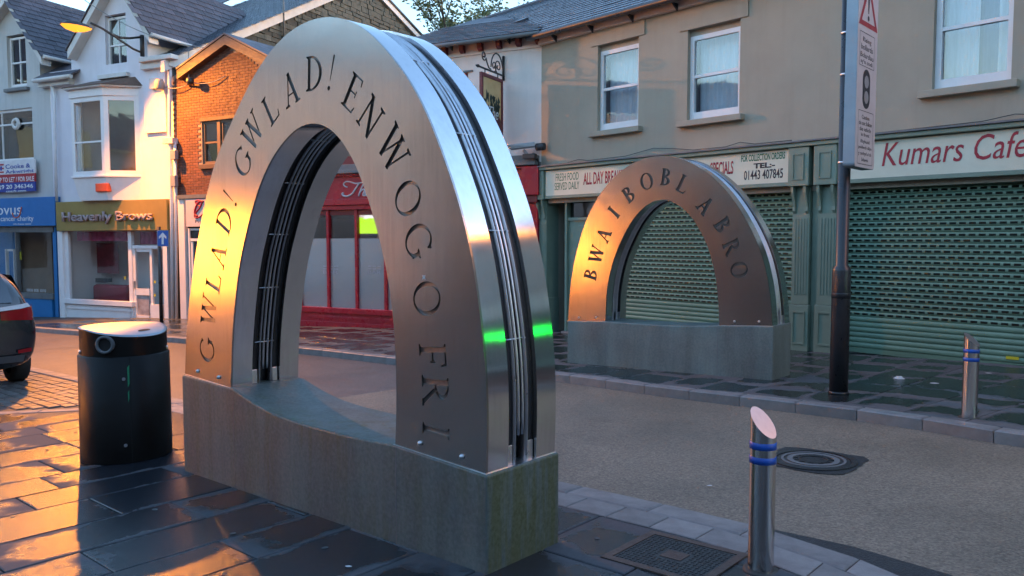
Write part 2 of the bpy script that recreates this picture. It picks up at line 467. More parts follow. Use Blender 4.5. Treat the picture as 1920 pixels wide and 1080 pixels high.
def tv():
    m, nt, b = emit('tv_screen', (1, 1, 1), .075)
    tc = nt.nodes.new('ShaderNodeTexCoord'); sp = nt.nodes.new('ShaderNodeSeparateXYZ'); nt.links.new(tc.outputs['Generated'], sp.inputs[0])
    n = noise(nt, texco(nt, 'Object', (1, 1, 1)), 9, 3)
    k = maprange(nt, math_(nt, 'ADD', sp.outputs[2], math_(nt, 'MULTIPLY', n, .25)), .74, .8, 0, 1)
    c = mixc(nt, k, (.42, .75, .0), ramp(nt, n, [(.4, (.5, .35, .35)), (.6, (.9, .85, .9))]))
    nt.links.new(c, b.inputs['Emission Color'])
tv()
# ================================================================== GROUND
KO = Vector((.294, 5.44)); KP = Vector((.745, -.667)).normalized(); KQ = Vector((-KP.y, KP.x))
def PQ(p, q, off=0.0):
    if p > 1.1: q = q - .17 * (min(p, 4.0) - 1.1) ** 2
    w = KO + KP * p + KQ * q
    return Vector((w.x, w.y, zg(w.x, w.y) + off))
def sheet(name, pts, m, off):
    mb = MB(); vs = [Vector((x, y, zg(x, y) + off)) for x, y in pts]
    mb.add(vs, [tuple(range(len(vs)))]); o = mb.build(name, m, keep=True)
    if o.data.polygons[0].normal.z < 0: o.data.flip_normals()
    return o
g = MB(); S = 900
g.add([(-S, -S, zg(-S, -S) - .25), (S, -S, zg(S, -S) - .25), (S, S, zg(S, S) - .25), (-S, S, zg(-S, S) - .25)], [(0, 1, 2, 3)])
struct(g.build('ground', M['earth'], keep=True))

# the far kerb line, surveyed
FPZ = .07
FAR = [Vector((-30, 33.6)), Vector((-20, 26.5))] + [ground(x, y, FPZ).xy for x, y in ((62, 614), (345, 634), (565, 652), (730, 670), (1040, 700), (1205, 722), (1452, 750), (1700, 779), (1920, 816))] + [Vector((5.6, 4.5)), Vector((7.6, 1.4)), Vector((9.6, -1.8))]
def resample(pts, step):
    out = [pts[0]]; acc = 0
    dense = []
    for i in range(len(pts) - 1):
        p0 = pts[max(i - 1, 0)]; p1 = pts[i]; p2 = pts[i + 1]; p3 = pts[min(i + 2, len(pts) - 1)]
        for k in range(24):
            t = k / 24
            dense.append(.5 * ((2 * p1) + (p2 - p0) * t + (2 * p0 - 5 * p1 + 4 * p2 - p3) * t * t + (3 * p1 - p0 - 3 * p2 + p3) * t ** 3))
    dense.append(pts[-1])
    out = [dense[0]]
    for a, b in zip(dense, dense[1:]):
        d = (b - a).length
        while acc + d >= step:
            r = (step - acc) / d; a = a + (b - a) * r; out.append(a.copy()); d = (b - a).length; acc = 0
        acc += d
    return out
FC = resample(FAR, .15)
for _ in range(12):
    FC = [FC[0]] + [(FC[i - 1] + FC[i] * 2 + FC[i + 1]) / 4 for i in range(1, len(FC) - 1)] + [FC[-1]]
def FS(s, n, off=0.0):
    """point s metres along the far kerb, n metres in from it"""
    i = max(0, min(len(FC) - 2, int(s / .15))); t = s / .15 - i
    c = FC[i] + (FC[i + 1] - FC[i]) * t
    a = FC[max(i - 6, 0)]; b = FC[min(i + 7, len(FC) - 1)]; d = (b - a).normalized()
    w = c + Vector((-d.y, d.x)) * n if Vector((-d.y, d.x)).y > 0 else c + Vector((d.y, -d.x)) * n
    return Vector((w.x, w.y, zg(w.x, w.y) + off))
FL = (len(FC) - 1) * .15
def s_at_x(x):
    return min(range(len(FC)), key=lambda i: abs(FC[i].x - x)) * .15

near_l = [PQ(p, -.05).xy for p in (-60, -5.4)]
farline = [FS(s, .05).xy for s in [FL * k / 60 for k in range(61)]]
# carriageway: buff surfacing on the right, older grey tarmac on the left
cut_n, cut_f = PQ(-4.45, -.05).xy, PQ(-4.6, 6.2).xy
buff = [cut_n] + [PQ(p, -.05).xy for p in (-2, 0, 1, 1.5, 2, 2.5, 3, 3.5, 4, 6, 9)] + [v for v in farline[::-1] if (v - KO).dot(KP) > -4.52] + [cut_f]
buff = [tuple(v) for v in buff]
# keep the far corner on the kerb line
struct(sheet('road', [(-60, 20), (-60, 70), (6, 70), (20, 20), (20, -20), (-60, -20)], M['road_grey'], -.045)).name = 'road'
struct(sheet('road_surfacing', buff[:-1], M['road_buff'], -.038))
strip = [tuple(PQ(p, .0).xy) for p in (1.15, 1.5, 2, 2.5, 3, 4)] + [tuple(PQ(p, q).xy) for p, q in ((4, .5), (3, .4), (2.5, .3), (2, .2), (1.6, .1), (1.3, .03))]
struct(sheet('road_gutter', strip, M['tarmac_dark'], -.034))

def slab_obj(name, corners, m, parent, th=.05, ch=.006, ang=None):
    c = sum(corners, Vector()) / 4
    ex = (corners[1] - corners[0]).normalized(); ez = ex.cross(corners[3] - corners[0]).normalized()
    if ez.z < 0: ez = -ez
    ey = ez.cross(ex)
    m4 = Matrix.Translation(c) @ Matrix((ex, ey, ez)).transposed().to_4x4(); inv = m4.inverted()
    lc = [inv @ p for p in corners]
    mb = MB(); top = []
    for p in lc:
        sx = -1 if p.x > 0 else 1; sy = -1 if p.y > 0 else 1
        top.append(Vector((p.x + sx * ch, p.y + sy * ch, 0)))
    low = [Vector((p.x, p.y, -ch * .7)) for p in lc]; bot = [Vector((p.x, p.y, -th)) for p in lc]
    mb.add(top + low + bot, [(0, 1, 2, 3)] + [(i, (i + 1) % 4, 4 + (i + 1) % 4, 4 + i) for i in range(4)] + [(4 + i, 4 + (i + 1) % 4, 8 + (i + 1) % 4, 8 + i) for i in range(4)])
    return place(name, mb.mesh(name, m), m4, parent)
def jit(a): return random.uniform(-a, a)

# near pavement ----------------------------------------------------
near = struct(sheet('near_pavement', [tuple(v) for v in [PQ(-5.35, -.1).xy, PQ(-2, -.1).xy, PQ(1, -.1).xy, PQ(1.5, -.1).xy, PQ(2, -.1).xy, PQ(2.5, -.1).xy, PQ(3, -.1).xy, PQ(4, -.1).xy, PQ(7, -.1).xy, PQ(7, -12).xy, PQ(-16, -12).xy]], M['joint_mortar'], -.012))
def bay_q(p): return -.06 - 1.19 * (-5.33 - p) if p < -5.33 else 9
rng = random.Random(11)
# the photograph's joints: courses run away from the kerb
p = -9.2
ps = []
while p < 3.6:
    w = rng.choice([.42, .45, .5, .55, .6]); ps.append((p, p + w)); p += w
for (a, b) in ps:
    q = -.44 if a > -3.2 else -.44 + rng.uniform(0, .2)
    q = min(q, bay_q(a) - .2)
    first = True
    while q > -6.4:
        L = rng.uniform(.62, 1.15); q1 = q - L
        mid = ((a + b) / 2, (q + q1) / 2)
        w = PQ(*mid); k = w.x / max(w.y, .2)
        if w.y > 1.9 and -0.85 < k < .8 and w.y < 13:
            g2 = .005
            z = rng.uniform(-.0015, .0025)
            cs = [PQ(a + g2, q1 + g2, z), PQ(b - g2, q1 + g2, z + jit(.001)), PQ(b - g2, q - g2, z), PQ(a + g2, q - g2, z + jit(.001))]
            slab_obj('paving_slab', cs, M['slab_near'], near)
        q = q1
gum_me = MB().add([(.017 * math.cos(2 * math.pi * k / 9) * (1 + .25 * (k % 3 == 0)), .014 * math.sin(2 * math.pi * k / 9), 0) for k in range(9)], [tuple(range(9))]).mesh('gum_spot', M['gum_grey'])
for k in range(46):
    w = PQ(rng.uniform(-6.5, 2.6), rng.uniform(-3.2, -.5), .0045)
    place('gum_spot', gum_me, Matrix.Translation(w) @ Matrix.Rotation(rng.uniform(0, 6), 4, 'Z') @ Matrix.Scale(rng.uniform(.6, 1.25), 4), near)
# near kerb: a line of long kerbstones with a row of short stones behind
nk = struct(sheet('near_kerb', [tuple(PQ(p, q).xy) for p, q in [(-16, -.44), (0, -.44), (1, -.44), (1.5, -.44), (2, -.44), (2.5, -.44), (3, -.44), (4, -.44), (4, -.0), (3, 0), (2.5, 0), (2, 0), (1.5, 0), (1, 0), (0, 0), (-16, 0)]], M['joint_mortar'], -.010))
p = -14.0
while p < 3.6:
    L = .62 if p < 3 else .9
    slab_obj('kerbstone', [PQ(p + .004, -.2, .006), PQ(p + L - .004, -.2, .006), PQ(p + L - .004, 0.0, 0), PQ(p + .004, 0.0, 0)], M['kerb_granite'], nk, .12, .012)
    p += L
p = -5.2
while p < 3.6:
    L = rng.choice([.3, .36, .42])
    slab_obj('edging_stone', [PQ(p + .004, -.43, .002), PQ(p + L - .004, -.43, .002), PQ(p + L - .004, -.208, .002), PQ(p + .004, -.208, .002)], M['kerb_granite'], nk, .08, .006)
    p += L
# parking bay of setts on the left, with its pale edging
bay = struct(sheet('sett_bay', [tuple(PQ(*v).xy) for v in [(-5.3, -.02), (-16, -.02), (-16, -12.7), (-6.57, -1.53)]], M['joint_mortar'], -.016))
e0, e1 = PQ(-5.2, 0.0), PQ(-8.6, -3.95)
d = (e1 - e0).normalized(); nn = Vector((d.y, -d.x, 0)).normalized()
L0 = (e1 - e0).length; t = 0
while t < L0:
    a, b = e0 + d * (t + .004), e0 + d * min(L0, t + .55)
    slab_obj('bay_edging', [a, b, b - nn * .14, a - nn * .14], M['kerb_granite'], bay, .1, .006)
    t += .556
setts = MB()
sm = MB(); hx, hy = .098, .062
sm.add([(-hx + .006, -hy + .006, 0), (hx - .006, -hy + .006, 0), (hx - .006, hy - .006, 0), (-hx + .006, hy - .006, 0), (-hx, -hy, -.008), (hx, -hy, -.008), (hx, hy, -.008), (-hx, hy, -.008), (-hx, -hy, -.05), (hx, -hy, -.05), (hx, hy, -.05), (-hx, hy, -.05)],
       [(0, 1, 2, 3)] + [(i, (i + 1) % 4, 4 + (i + 1) % 4, 4 + i) for i in range(4)] + [(4 + i, 4 + (i + 1) % 4, 8 + (i + 1) % 4, 8 + i) for i in range(4)])
sett_me = sm.mesh('sett', M['sett_granite'])
ns = 0
for i in range(0, 26):
    q = -.30 - .134 * i
    for j in range(0, 40):
        p = -5.45 - .206 * j - (.1 if i % 2 else 0)
        if q < bay_q(p) + .2: continue
        w = PQ(p, q)
        if w.x / w.y < -.80 or w.y < 5 or ns >= 300: continue
        ex = Vector((KP.x, KP.y, zg(KP.x, KP.y))).normalized(); ez = Vector((-GB, -GC, 1)).normalized(); ey = ez.cross(ex)
        m4 = Matrix.Translation(w + Vector((0, 0, rng.uniform(-.004, .004)))) @ Matrix((ex, ey, ez)).transposed().to_4x4() @ Matrix.Rotation(jit(.03), 4, 'Z') @ Matrix.Rotation(jit(.012), 4, 'X')
        place('sett', sett_me, m4, bay); ns += 1

# far pavement ------------------------------------------------------
pts = [tuple(FS(FL * k / 80, .06).xy) for k in range(81)] + [(30, 4), (30, 40), (-30, 60)]
farp = struct(sheet('far_pavement', pts, M['joint_mortar'], FPZ - .012))
fk = struct(sheet('far_kerb', [tuple(FS(FL * k / 80, .2).xy) for k in range(81)] + [tuple(FS(FL * k / 80, .02).xy) for k in range(80, -1, -1)], M['joint_mortar'], FPZ - .03))
s0, s1 = s_at_x(-13.5), s_at_x(7.0)
s = s0
while s < s1:
    L = .6 if FS(s, 0).x > -6 else .9
    slab_obj('kerbstone', [FS(s + .004, 0, FPZ), FS(s + L - .004, 0, FPZ), FS(s + L - .004, .16, FPZ + .003), FS(s + .004, .16, FPZ + .003)], M['kerb_granite'], fk, .14, .015)
    s += L
s = s0; rest = MB(); row = 0
nfar = 0
while s < s1:
    x = FS(s, 0).x
    w = rng.choice([.45, .55, .6]) if x > -5.5 else 1.2
    n = .17
    while n < (6.2 if x > -5.5 else 4.6):
        L = rng.uniform(.5, .9) if x > -5.5 else 1.0
        c = [FS(s + .005, n + .005, FPZ), FS(s + w - .005, n + .005, FPZ), FS(s + w - .005, n + L - .005, FPZ), FS(s + .005, n + L - .005, FPZ)]
        mid = sum(c, Vector()) / 4
        if mid.x / mid.y < .75:
            slab_obj('paving_slab', c, M['slab_far'], farp, .05, .005); nfar += 1
        n += L
    s += w
print('far slabs', nfar, 'setts', ns)
# ================================================================== ARCH MONUMENTS
def catmull(pts, n):
    dense = []
    for i in range(len(pts) - 1):
        p0 = pts[max(i - 1, 0)]; p1 = pts[i]; p2 = pts[i + 1]; p3 = pts[min(i + 2, len(pts) - 1)]
        for k in range(20):
            t = k / 20
            dense.append(.5 * ((2 * p1) + (p2 - p0) * t + (2 * p0 - 5 * p1 + 4 * p2 - p3) * t * t + (3 * p1 - p0 - 3 * p2 + p3) * t ** 3))
    dense.append(pts[-1])
    cum = [0]
    for a, b in zip(dense, dense[1:]): cum.append(cum[-1] + (b - a).length)
    out = []; j = 0
    for k in range(n):
        d = cum[-1] * k / (n - 1)
        while j < len(cum) - 2 and cum[j + 1] < d: j += 1
        t = (d - cum[j]) / max(1e-9, cum[j + 1] - cum[j]); out.append(dense[j] + (dense[j + 1] - dense[j]) * min(1, max(0, t)))
    return out
def smooth(c, it):
    for _ in range(it): c = [c[0]] + [(c[i - 1] + c[i] * 2 + c[i + 1]) / 4 for i in range(1, len(c) - 1)] + [c[-1]]
    return c
def offset(c, d):
    out = []
    for i, p in enumerate(c):
        t = (c[min(i + 1, len(c) - 1)] - c[max(i - 1, 0)]).normalized(); out.append(p + Vector((-t.y, t.x)) * d)
    return out

# inscriptional capitals: closed outlines of overlapping strokes, cap height 1
WT = [1.0]
TH = .135; TN = .055
def bar(x0, y0, x1, y1, w):
    w *= WT[0]
    a, b = Vector((x0, y0)), Vector((x1, y1)); t = (b - a).normalized(); n = Vector((-t.y, t.x)) * w / 2
    return [a + n, a - n, b - n, b + n]
def serif(x, y, L=.26, up=True):
    s = 1 if up else -1
    return [Vector((x - L / 2, y)), Vector((x + L / 2, y)), Vector((x + L / 2, y + .04 * WT[0] * s)), Vector((x + .08, y + .075 * WT[0] * s)), Vector((x - .08, y + .075 * WT[0] * s)), Vector((x - L / 2, y + .04 * WT[0] * s))]
def ribbon(cx, cy, rx, ry, a0, a1, tx, ty, n=22):
    o = []; i_ = []
    for k in range(n + 1):
        a = R(a0 + (a1 - a0) * k / n); w = (ty + (tx - ty) * abs(math.cos(a)) ** 1.5) * WT[0]
        e = Vector((math.cos(a), math.sin(a)))
        o.append(Vector((cx + rx * e.x, cy + ry * e.y))); i_.append(Vector((cx + (rx - w) * e.x, cy + (ry - w) * e.y)))
    return o + i_[::-1]
def stem_(x, y0=0, y1=1, top=True, bot=True):
    r = [bar(x, y0, x, y1, TH)]
    if bot: r.append(serif(x, y0, .3, True))
    if top: r.append(serif(x, y1, .3, False))
    return r
def glyphs(weight):
    WT[0] = weight
    return {
        'I': (.30, stem_(.15)),
        'L': (.62, stem_(.15) + [bar(.15, .028, .58, .028, .056), [Vector((.52, 0)), Vector((.59, 0)), Vector((.64, .22)), Vector((.60, .22))]]),
        'E': (.62, stem_(.15) + [bar(.15, .028, .56, .028, .056), bar(.15, .972, .54, .972, .056), bar(.15, .52, .46, .52, .05), [Vector((.5, 0)), Vector((.57, 0)), Vector((.62, .2)), Vector((.58, .2))], [Vector((.48, 1)), Vector((.55, 1)), Vector((.58, .8)), Vector((.54, .8))], bar(.46, .42, .46, .62, .04)]),
        'F': (.60, stem_(.15) + [bar(.15, .972, .54, .972, .056), bar(.15, .50, .46, .50, .05), [Vector((.48, 1)), Vector((.55, 1)), Vector((.58, .8)), Vector((.54, .8))], bar(.46, .40, .46, .60, .04)]),
        'D': (.80, stem_(.15) + [ribbon(.2, .5, .58, .5, -92, 92, TH, TN)]),
        'B': (.66, stem_(.15) + [ribbon(.22, .755, .34, .245, -94, 92, .12, .05), ribbon(.22, .265, .40, .265, -92, 94, .13, .05)]),
        'R': (.74, stem_(.15) + [ribbon(.22, .745, .36, .255, -94, 92, .12, .05), bar(.34, .50, .70, .02, .115), serif(.70, 0, .2)]),
        'A': (.80, [bar(.14, 0, .42, .99, .06), bar(.40, 1.0, .68, 0, TH), bar(.22, .34, .60, .34, .05), serif(.13, 0, .24), serif(.68, 0, .28)]),
        'N': (.82, [bar(.14, 0, .14, 1, .07), bar(.12, .97, .70, .03, TH), bar(.70, 0, .70, 1, .07), serif(.14, 0, .24), serif(.10, 1, .2, False), serif(.70, 1, .26, False)]),
        'W': (1.12, [bar(.12, .98, .36, 0, TH), bar(.34, .0, .58, .97, .06), bar(.54, .98, .80, 0, TH), bar(.78, 0, 1.0, .98, .06), serif(.12, 1, .26, False), serif(.56, 1, .24, False), serif(1.0, 1, .22, False)]),
        'O': (.90, [ribbon(.45, .5, .44, .515, -3, 183, .125, .05, 30), ribbon(.45, .5, .44, .515, 177, 363, .125, .05, 30)]),
        'G': (.86, [ribbon(.45, .5, .44, .515, 48, 318, .125, .05, 36), bar(.76, .14, .76, .46, .11), serif(.76, .46, .26, False), bar(.70, .78, .76, .92, .05)]),
        '!': (.22, [[Vector((.08, 1)), Vector((.16, 1)), Vector((.13, .27)), Vector((.105, .27))], ribbon(.12, .06, .065, .065, -5, 185, .06, .06, 10), ribbon(.12, .06, .065, .065, 175, 365, .06, .06, 10)]),
    }

def make_arch(fr, outer_px, inner_px, plinth, letters, cap, thick, label, plabel, studs, sticker=(), weight=1.0):
    """fr: the front plane; outlines are surveyed on it. plinth: dict of its outline."""
    N = 88
    O = smooth(catmull([Vector(fr.uz(*p)) for p in outer_px], N), 3)
    I = smooth(catmull([Vector(fr.uz(*p)) for p in inner_px], N), 3)
    base = fr.P((O[0].x + O[-1].x) / 2, -thick / 2, 0); base.z = zg(base.x, base.y)
    root = thing('monument_arch', base, label, 'monument', 'pair of inscribed steel arches')
    # the plinth: a block with a shallow dished top between the legs
    top = [Vector(fr.uz(*p, .012)) for p in plinth['top']]
    top = catmull(top[2:-2], 24) if plinth.get('dish') else top
    tl, tr = Vector(fr.uz(*plinth['left'], .012)), Vector(fr.uz(*plinth['right'], .012))
    poly = [tl] + [p for p in top if tl.x + .02 < p.x < tr.x - .02] + [tr]
    pts = [fr.P(p.x, .014, p.y) for p in poly]
    b0, b1 = fr.P(tr.x, .014, 0), fr.P(tl.x, .014, 0)
    for b in (b0, b1): b.z = zg(b.x, b.y) - .15
    back = Vector((-fr.n.x, -fr.n.y, 0)) * (thick + .028)
    mb = MB(); n = len(pts); F = pts + [b0, b1]; B = [p + back for p in F]; m = len(F)
    mb.add(F + B, [tuple(range(m)), tuple(range(m, 2 * m))[::-1]] + [(i, (i + 1) % m, m + (i + 1) % m, m + i) for i in range(m)])
    pl = mb.build('plinth', M['plinth_concrete' if plabel else 'plinth_plain'], root, bevel=.012)
    if plabel:                                   # the shaded end is green with algae
        pl.data.materials.append(M['plinth_algae'])
        for f_ in pl.data.polygons:
            if abs(f_.normal.x * fr.d.x + f_.normal.y * fr.d.y) > .9 and f_.center.y < base.y: f_.material_index = 1
    for px_, py_ in plinth['seams']:             # formwork joints below the legs
        su_, sz_ = fr.uz(px_, py_, .014); q_ = fr.P(su_, 0, 0)
        sm_ = MB(); sm_.box(fr, su_ - .002, su_ + .002, .013, .0155, zg(q_.x, q_.y) - .02, sz_ - .012); sm_.build('form_joint', M['lead_grey'], root)
    if plabel: pl['label'] = plabel
    # shells
    t1, t2 = thick * .30, thick * .71
    sink = .003
    def shell(na, nb, name, mat):
        mb = MB(); vs = []
        for c in (O, I):
            for nn in (na, nb):
                vs += [fr.P(p.x, -nn, p.y) for p in c]
        fs = []
        for i in range(N - 1):
            fs += [(i, i + 1, N + i + 1, N + i), (2 * N + i, 2 * N + i + 1, 3 * N + i + 1, 3 * N + i), (i, i + 1, 2 * N + i + 1, 2 * N + i), (N + i, N + i + 1, 3 * N + i + 1, 3 * N + i)]
        for i in (0, N - 1): fs.append((i, N + i, 3 * N + i, 2 * N + i))
        mb.add(vs, fs)
        o = mb.build(name, mat, root)
        uvl = o.data.uv_layers.new(name='grain')
        for lp in o.data.loops:
            k_ = lp.vertex_index; uvl.data[lp.index].uv = (((k_ // N) % 2) * .17, (k_ % N) / N * 6.0 + .01 * (k_ // (2 * N)))
        for p_ in o.data.polygons:
            p_.use_smooth = True
        o.data.set_sharp_from_angle(angle=R(30))
        return o
    s1_ = shell(.014, t1, 'arch_shell', M['end_steel']); s1_.data.materials.append(M['recess_shade_steel' if plabel else 'recess_shade_dark'])
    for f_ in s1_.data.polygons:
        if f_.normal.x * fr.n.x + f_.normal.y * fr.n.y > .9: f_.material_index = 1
    shell(t2, thick, 'arch_shell', M['end_steel'])
    # face plate with the inscription cut through it
    mb = MB(); vs = [fr.P(p.x, 0, p.y) for p in O] + [fr.P(p.x, 0, p.y) for p in I] + [fr.P(p.x, -.0138, p.y) for p in O] + [fr.P(p.x, -.0138, p.y) for p in I]
    fs = []
    for i in range(N - 1):
        fs += [(i, i + 1, N + i + 1, N + i), (2 * N + i, 3 * N + i, 3 * N + i + 1, 2 * N + i + 1), (i, 2 * N + i, 2 * N + i + 1, i + 1), (N + i, N + i + 1, 3 * N + i + 1, 3 * N + i)]
    for i in (0, N - 1): fs.append((i, N + i, 3 * N + i, 2 * N + i))
    mb.add(vs, fs)
    plate = mb.build('face_plate', M['arch_steel'], root)
    gly = glyphs(weight); cut = MB(); C = smooth([(a + b) / 2 for a, b in zip(O, I)], 2)
    for ch, px, py, *sc_ in letters:
        c = Vector(fr.uz(px, py)); k = min(range(N), key=lambda i: (C[i] - c).length)
        w, polys = gly[ch]
        t = (C[min(k + 3, N - 1)] - C[max(k - 3, 0)]).normalized(); up = Vector((-t.y, t.x))
        if up.dot(O[k] - I[k]) < 0: up = -up
        right = Vector((up.y, -up.x)); s_ = cap * (sc_[0] if sc_ else 1)
        for pg in polys:
            q = [c + right * ((v.x - w / 2) * s_) + up * ((v.y - .5) * s_) for v in pg]
            cut.prism([fr.P(v.x, .01, v.y) for v in q], Vector((-fr.n.x, -fr.n.y, 0)) * .032)
    co = cut.build('cutter', None)
    bo = plate.modifiers.new('cut', 'BOOLEAN'); bo.operation = 'DIFFERENCE'; bo.solver = 'EXACT'; bo.use_self = True; bo.object = co
    bpy.context.view_layer.update(); dg = bpy.context.evaluated_depsgraph_get()
    me = bpy.data.meshes.new_from_object(plate.evaluated_get(dg)); old = plate.data
    plate.modifiers.clear(); plate.data = me; me.name = 'face_plate'
    if not me.materials: me.materials.append(M['arch_steel'])
    bpy.data.objects.remove(co)
    plate['label'] = 'steel face plate with carved capital lettering'
    for px_, py_, r_ in sticker:
        u_, z_ = fr.uz(px_, py_); st_ = MB()
        st_.add([fr.P(u_ + r_ * (1 if k % 2 else .45) * math.cos(k * math.pi / 4), .0012, z_ + r_ * (1 if k % 2 else .45) * math.sin(k * math.pi / 4)) for k in range(8)], [tuple(range(8))]); st_.build('sticker_scrap', M['paper_white'], root)
    # the dark slot between the shells, on the outer and on the inner side
    def band(c, d, na, nb, name, mat, th=.01):
        cc = offset(c, d); c2 = offset(c, d + (th if d > 0 else -th)); mb = MB()
        vs = [fr.P(p.x, -na, p.y) for p in cc] + [fr.P(p.x, -nb, p.y) for p in cc] + [fr.P(p.x, -nb, p.y) for p in c2] + [fr.P(p.x, -na, p.y) for p in c2]
        n_ = len(cc); fs = []
        for i in range(n_ - 1):
            for a in range(4):
                b = (a + 1) % 4; fs.append((a * n_ + i, a * n_ + i + 1, b * n_ + i + 1, b * n_ + i))
        mb.add(vs, fs, True); return mb.build(name, mat, root)
    # direction: the outer curve runs left to right over the top, so inside is to its right (negative offset)
    sg = 1 if (offset(O, .1)[N // 2] - I[N // 2]).length < (O[N // 2] - I[N // 2]).length else -1
    gap = t2 - t1
    for c, s_ in ((O, sg), (I, -sg)):
        band(c, s_ * .075, t1 + .001, t2 - .001, 'slot_backing', M['gap_black'])
        band(c, s_ * .03, t1 + .001, t1 + gap * .26, 'slot_cheek', M['gap_black'], .04)
        band(c, s_ * .03, t1 + gap * .76, t2 - .001, 'slot_cheek', M['gap_black'], .04)
        for f in (.30, .72):
            band(c, s_ * .012, t1 + gap * f, t1 + gap * f + .0035, 'slot_fin', M['rod_steel'], .06)
        for f in (.44, .58):
            cc = offset(c, s_ * .022)[2:-2]
            MB().tube([fr.P(p.x, -(t1 + gap * f), p.y) for p in cc], .0085, 8).build('slot_tube', M['rod_steel'], root)
        # studs and cross rods
        cc = offset(c, s_ * .022)
        for k in range(6, N - 5, studs):
            p = cc[k]
            MB().tube([fr.P(p.x, -(t1 + gap * .12), p.y), fr.P(p.x, -(t1 + gap * .80), p.y)], .005, 6).build('cross_rod', M['rod_steel'], root)
        for k in (0, N - 1):
            p = offset(c, s_ * .02)[k]; z0 = p.y
            d = Vector((0, 1))
            for f0, f1 in ((.03, .24), (.78, .97)):
                b = MB(); uu = p.x
                b.box(fr, uu - .004, uu + .004, -(t1 + gap * f0), -(t1 + gap * f1), z0, z0 + .10)
                b.build('foot_bracket', M['rod_steel'], root, bevel=.003)
    # heel plate and dome bolts on the face
    for a, b in ((O[0], I[0]), (I[-1], O[-1])):
        hp = MB(); e = (b - a) * .012
        c = [fr.P(a.x - .008, .006, a.y - .012), fr.P(b.x + .008, .006, b.y - .012), fr.P(b.x + .008, -thick - .006, b.y - .012), fr.P(a.x - .008, -thick - .006, a.y - .012)]
        hp.hexa(c + [v + Vector((0, 0, .012)) for v in c]); hp.build('heel_plate', M['rod_steel'], root)
        for f in (.3, .76):
            p = a + (b - a) * f + Vector((0, .05))
            bb = MB(); prof = [(.0, .016), (.008, .0145), (.0125, .009), (.014, 0)]
            vs = []; seg = 12
            for r_, h in prof:
                for k in range(seg):
                    q = 2 * math.pi * k / seg; vs.append(fr.P(p.x + r_ * math.cos(q), h, p.y + r_ * math.sin(q)))
            bb.add(vs, [(i * seg + k, i * seg + (k + 1) % seg, (i + 1) * seg + (k + 1) % seg, (i + 1) * seg + k) for i in range(3) for k in range(seg)], True)
            bb.build('dome_bolt', M['rod_steel'], root)
    return root

A1 = Frame(-.153, 3.84, 2.297, -2.05)
outer1 = [(347, 701), (349, 640), (353, 582), (366, 482), (373, 441), (383, 385), (399, 318), (415, 273), (432, 234), (455, 183), (480, 135), (505, 98), (530, 70), (557, 49), (580, 38), (607, 31), (628, 31), (651, 36.5), (673, 46), (697, 65), (717, 86), (751.5, 128), (782, 176), (810, 237), (834, 302), (854.5, 361), (876, 442), (890, 516), (900, 591), (907, 650), (911.5, 719), (913, 795), (911, 889)]
inner1 = [(433, 727), (434, 660), (437, 607), (444, 532), (452, 478), (461, 438), (473.5, 388), (490, 339), (509, 298), (528, 270), (548.5, 247), (565.5, 235.5), (584, 230.5), (603, 232.5), (619.5, 241.5), (634, 255.5), (649, 276), (663, 302), (680, 343), (695, 389), (709, 439), (716, 466), (729.5, 533), (736.5, 590), (740, 640), (743, 711), (743, 778), (741, 833)]
let1 = [('G', 388, 656), ('W', 391, 583), ('L', 400, 528), ('A', 409, 478), ('D', 421, 412), ('!', 431, 371), ('G', 455, 303), ('W', 473, 246), ('L', 507, 203), ('A', 544, 167), ('D', 589, 137), ('!', 621, 136),
        ('E', 661, 174), ('N', 694, 219), ('W', 737, 280), ('O', 764.5, 372), ('G', 784, 451), ('O', 800, 560), ('F', 811, 667), ('R', 816, 733), ('I', 817, 808)]
make_arch(A1, outer1, inner1, dict(seams=[(437, 729), (742, 834)], left=(341, 703), right=(914, 892), dish=True, top=[(341, 703), (437, 729), (437.2, 729), (470, 752), (505, 772), (550, 789), (598, 803), (640, 814), (681, 823), (715, 829), (739, 834), (739.2, 834), (914, 892)]),
          let1, .205, .54, 'large brushed steel arch on algae stained concrete plinth beside the litter bin', 'grey concrete plinth with dished top and green algae stains', 8, [(795, 520, .018)])

A2g0, A2g1 = ground(1067, 680, FPZ), ground(1447, 713, FPZ)
A2 = Frame(A2g0.x, A2g0.y, A2g1.x - A2g0.x, A2g1.y - A2g0.y)
outer2 = [(1065, 602), (1067, 565), (1071, 527), (1082, 469), (1102, 406.5), (1129, 358), (1164.5, 320), (1200, 299.5), (1235.5, 292), (1271, 295.5), (1306.5, 311), (1338, 333), (1369, 366.5), (1395.5, 406.5), (1418, 451), (1433.5, 496), (1444, 553), (1448, 611)]
inner2 = [(1135, 602), (1138, 544), (1149, 491), (1167, 446.5), (1187, 411), (1209, 387), (1231, 375.5), (1253, 375.5), (1275.5, 387), (1298, 409), (1320, 446.5), (1333, 482), (1342, 522), (1347, 567), (1348, 610)]
let2 = [('B', 1107.5, 514), ('W', 1118, 477), ('A', 1132, 441), ('I', 1151, 398), ('B', 1179, 364), ('O', 1212.5, 340), ('B', 1249, 332), ('L', 1281, 345), ('A', 1322, 385), ('B', 1355, 422), ('R', 1372, 463), ('O', 1386, 506)]
make_arch(A2, outer2, inner2, dict(seams=[(1136, 603), (1346, 610)], left=(1064, 602), right=(1450, 612), top=[(1064, 602), (1136, 603), (1180, 606), (1240, 610), (1300, 611), (1346, 610), (1450, 612)]),
          let2, .215, .50, 'smaller looking steel arch on plain concrete plinth before the green shutters', None, 9, weight=1.4)
# ================================================================== STREET FURNITURE
def cyl_pt(c, r, a, z): return Vector((c.x + r * math.cos(a), c.y + r * math.sin(a), z))
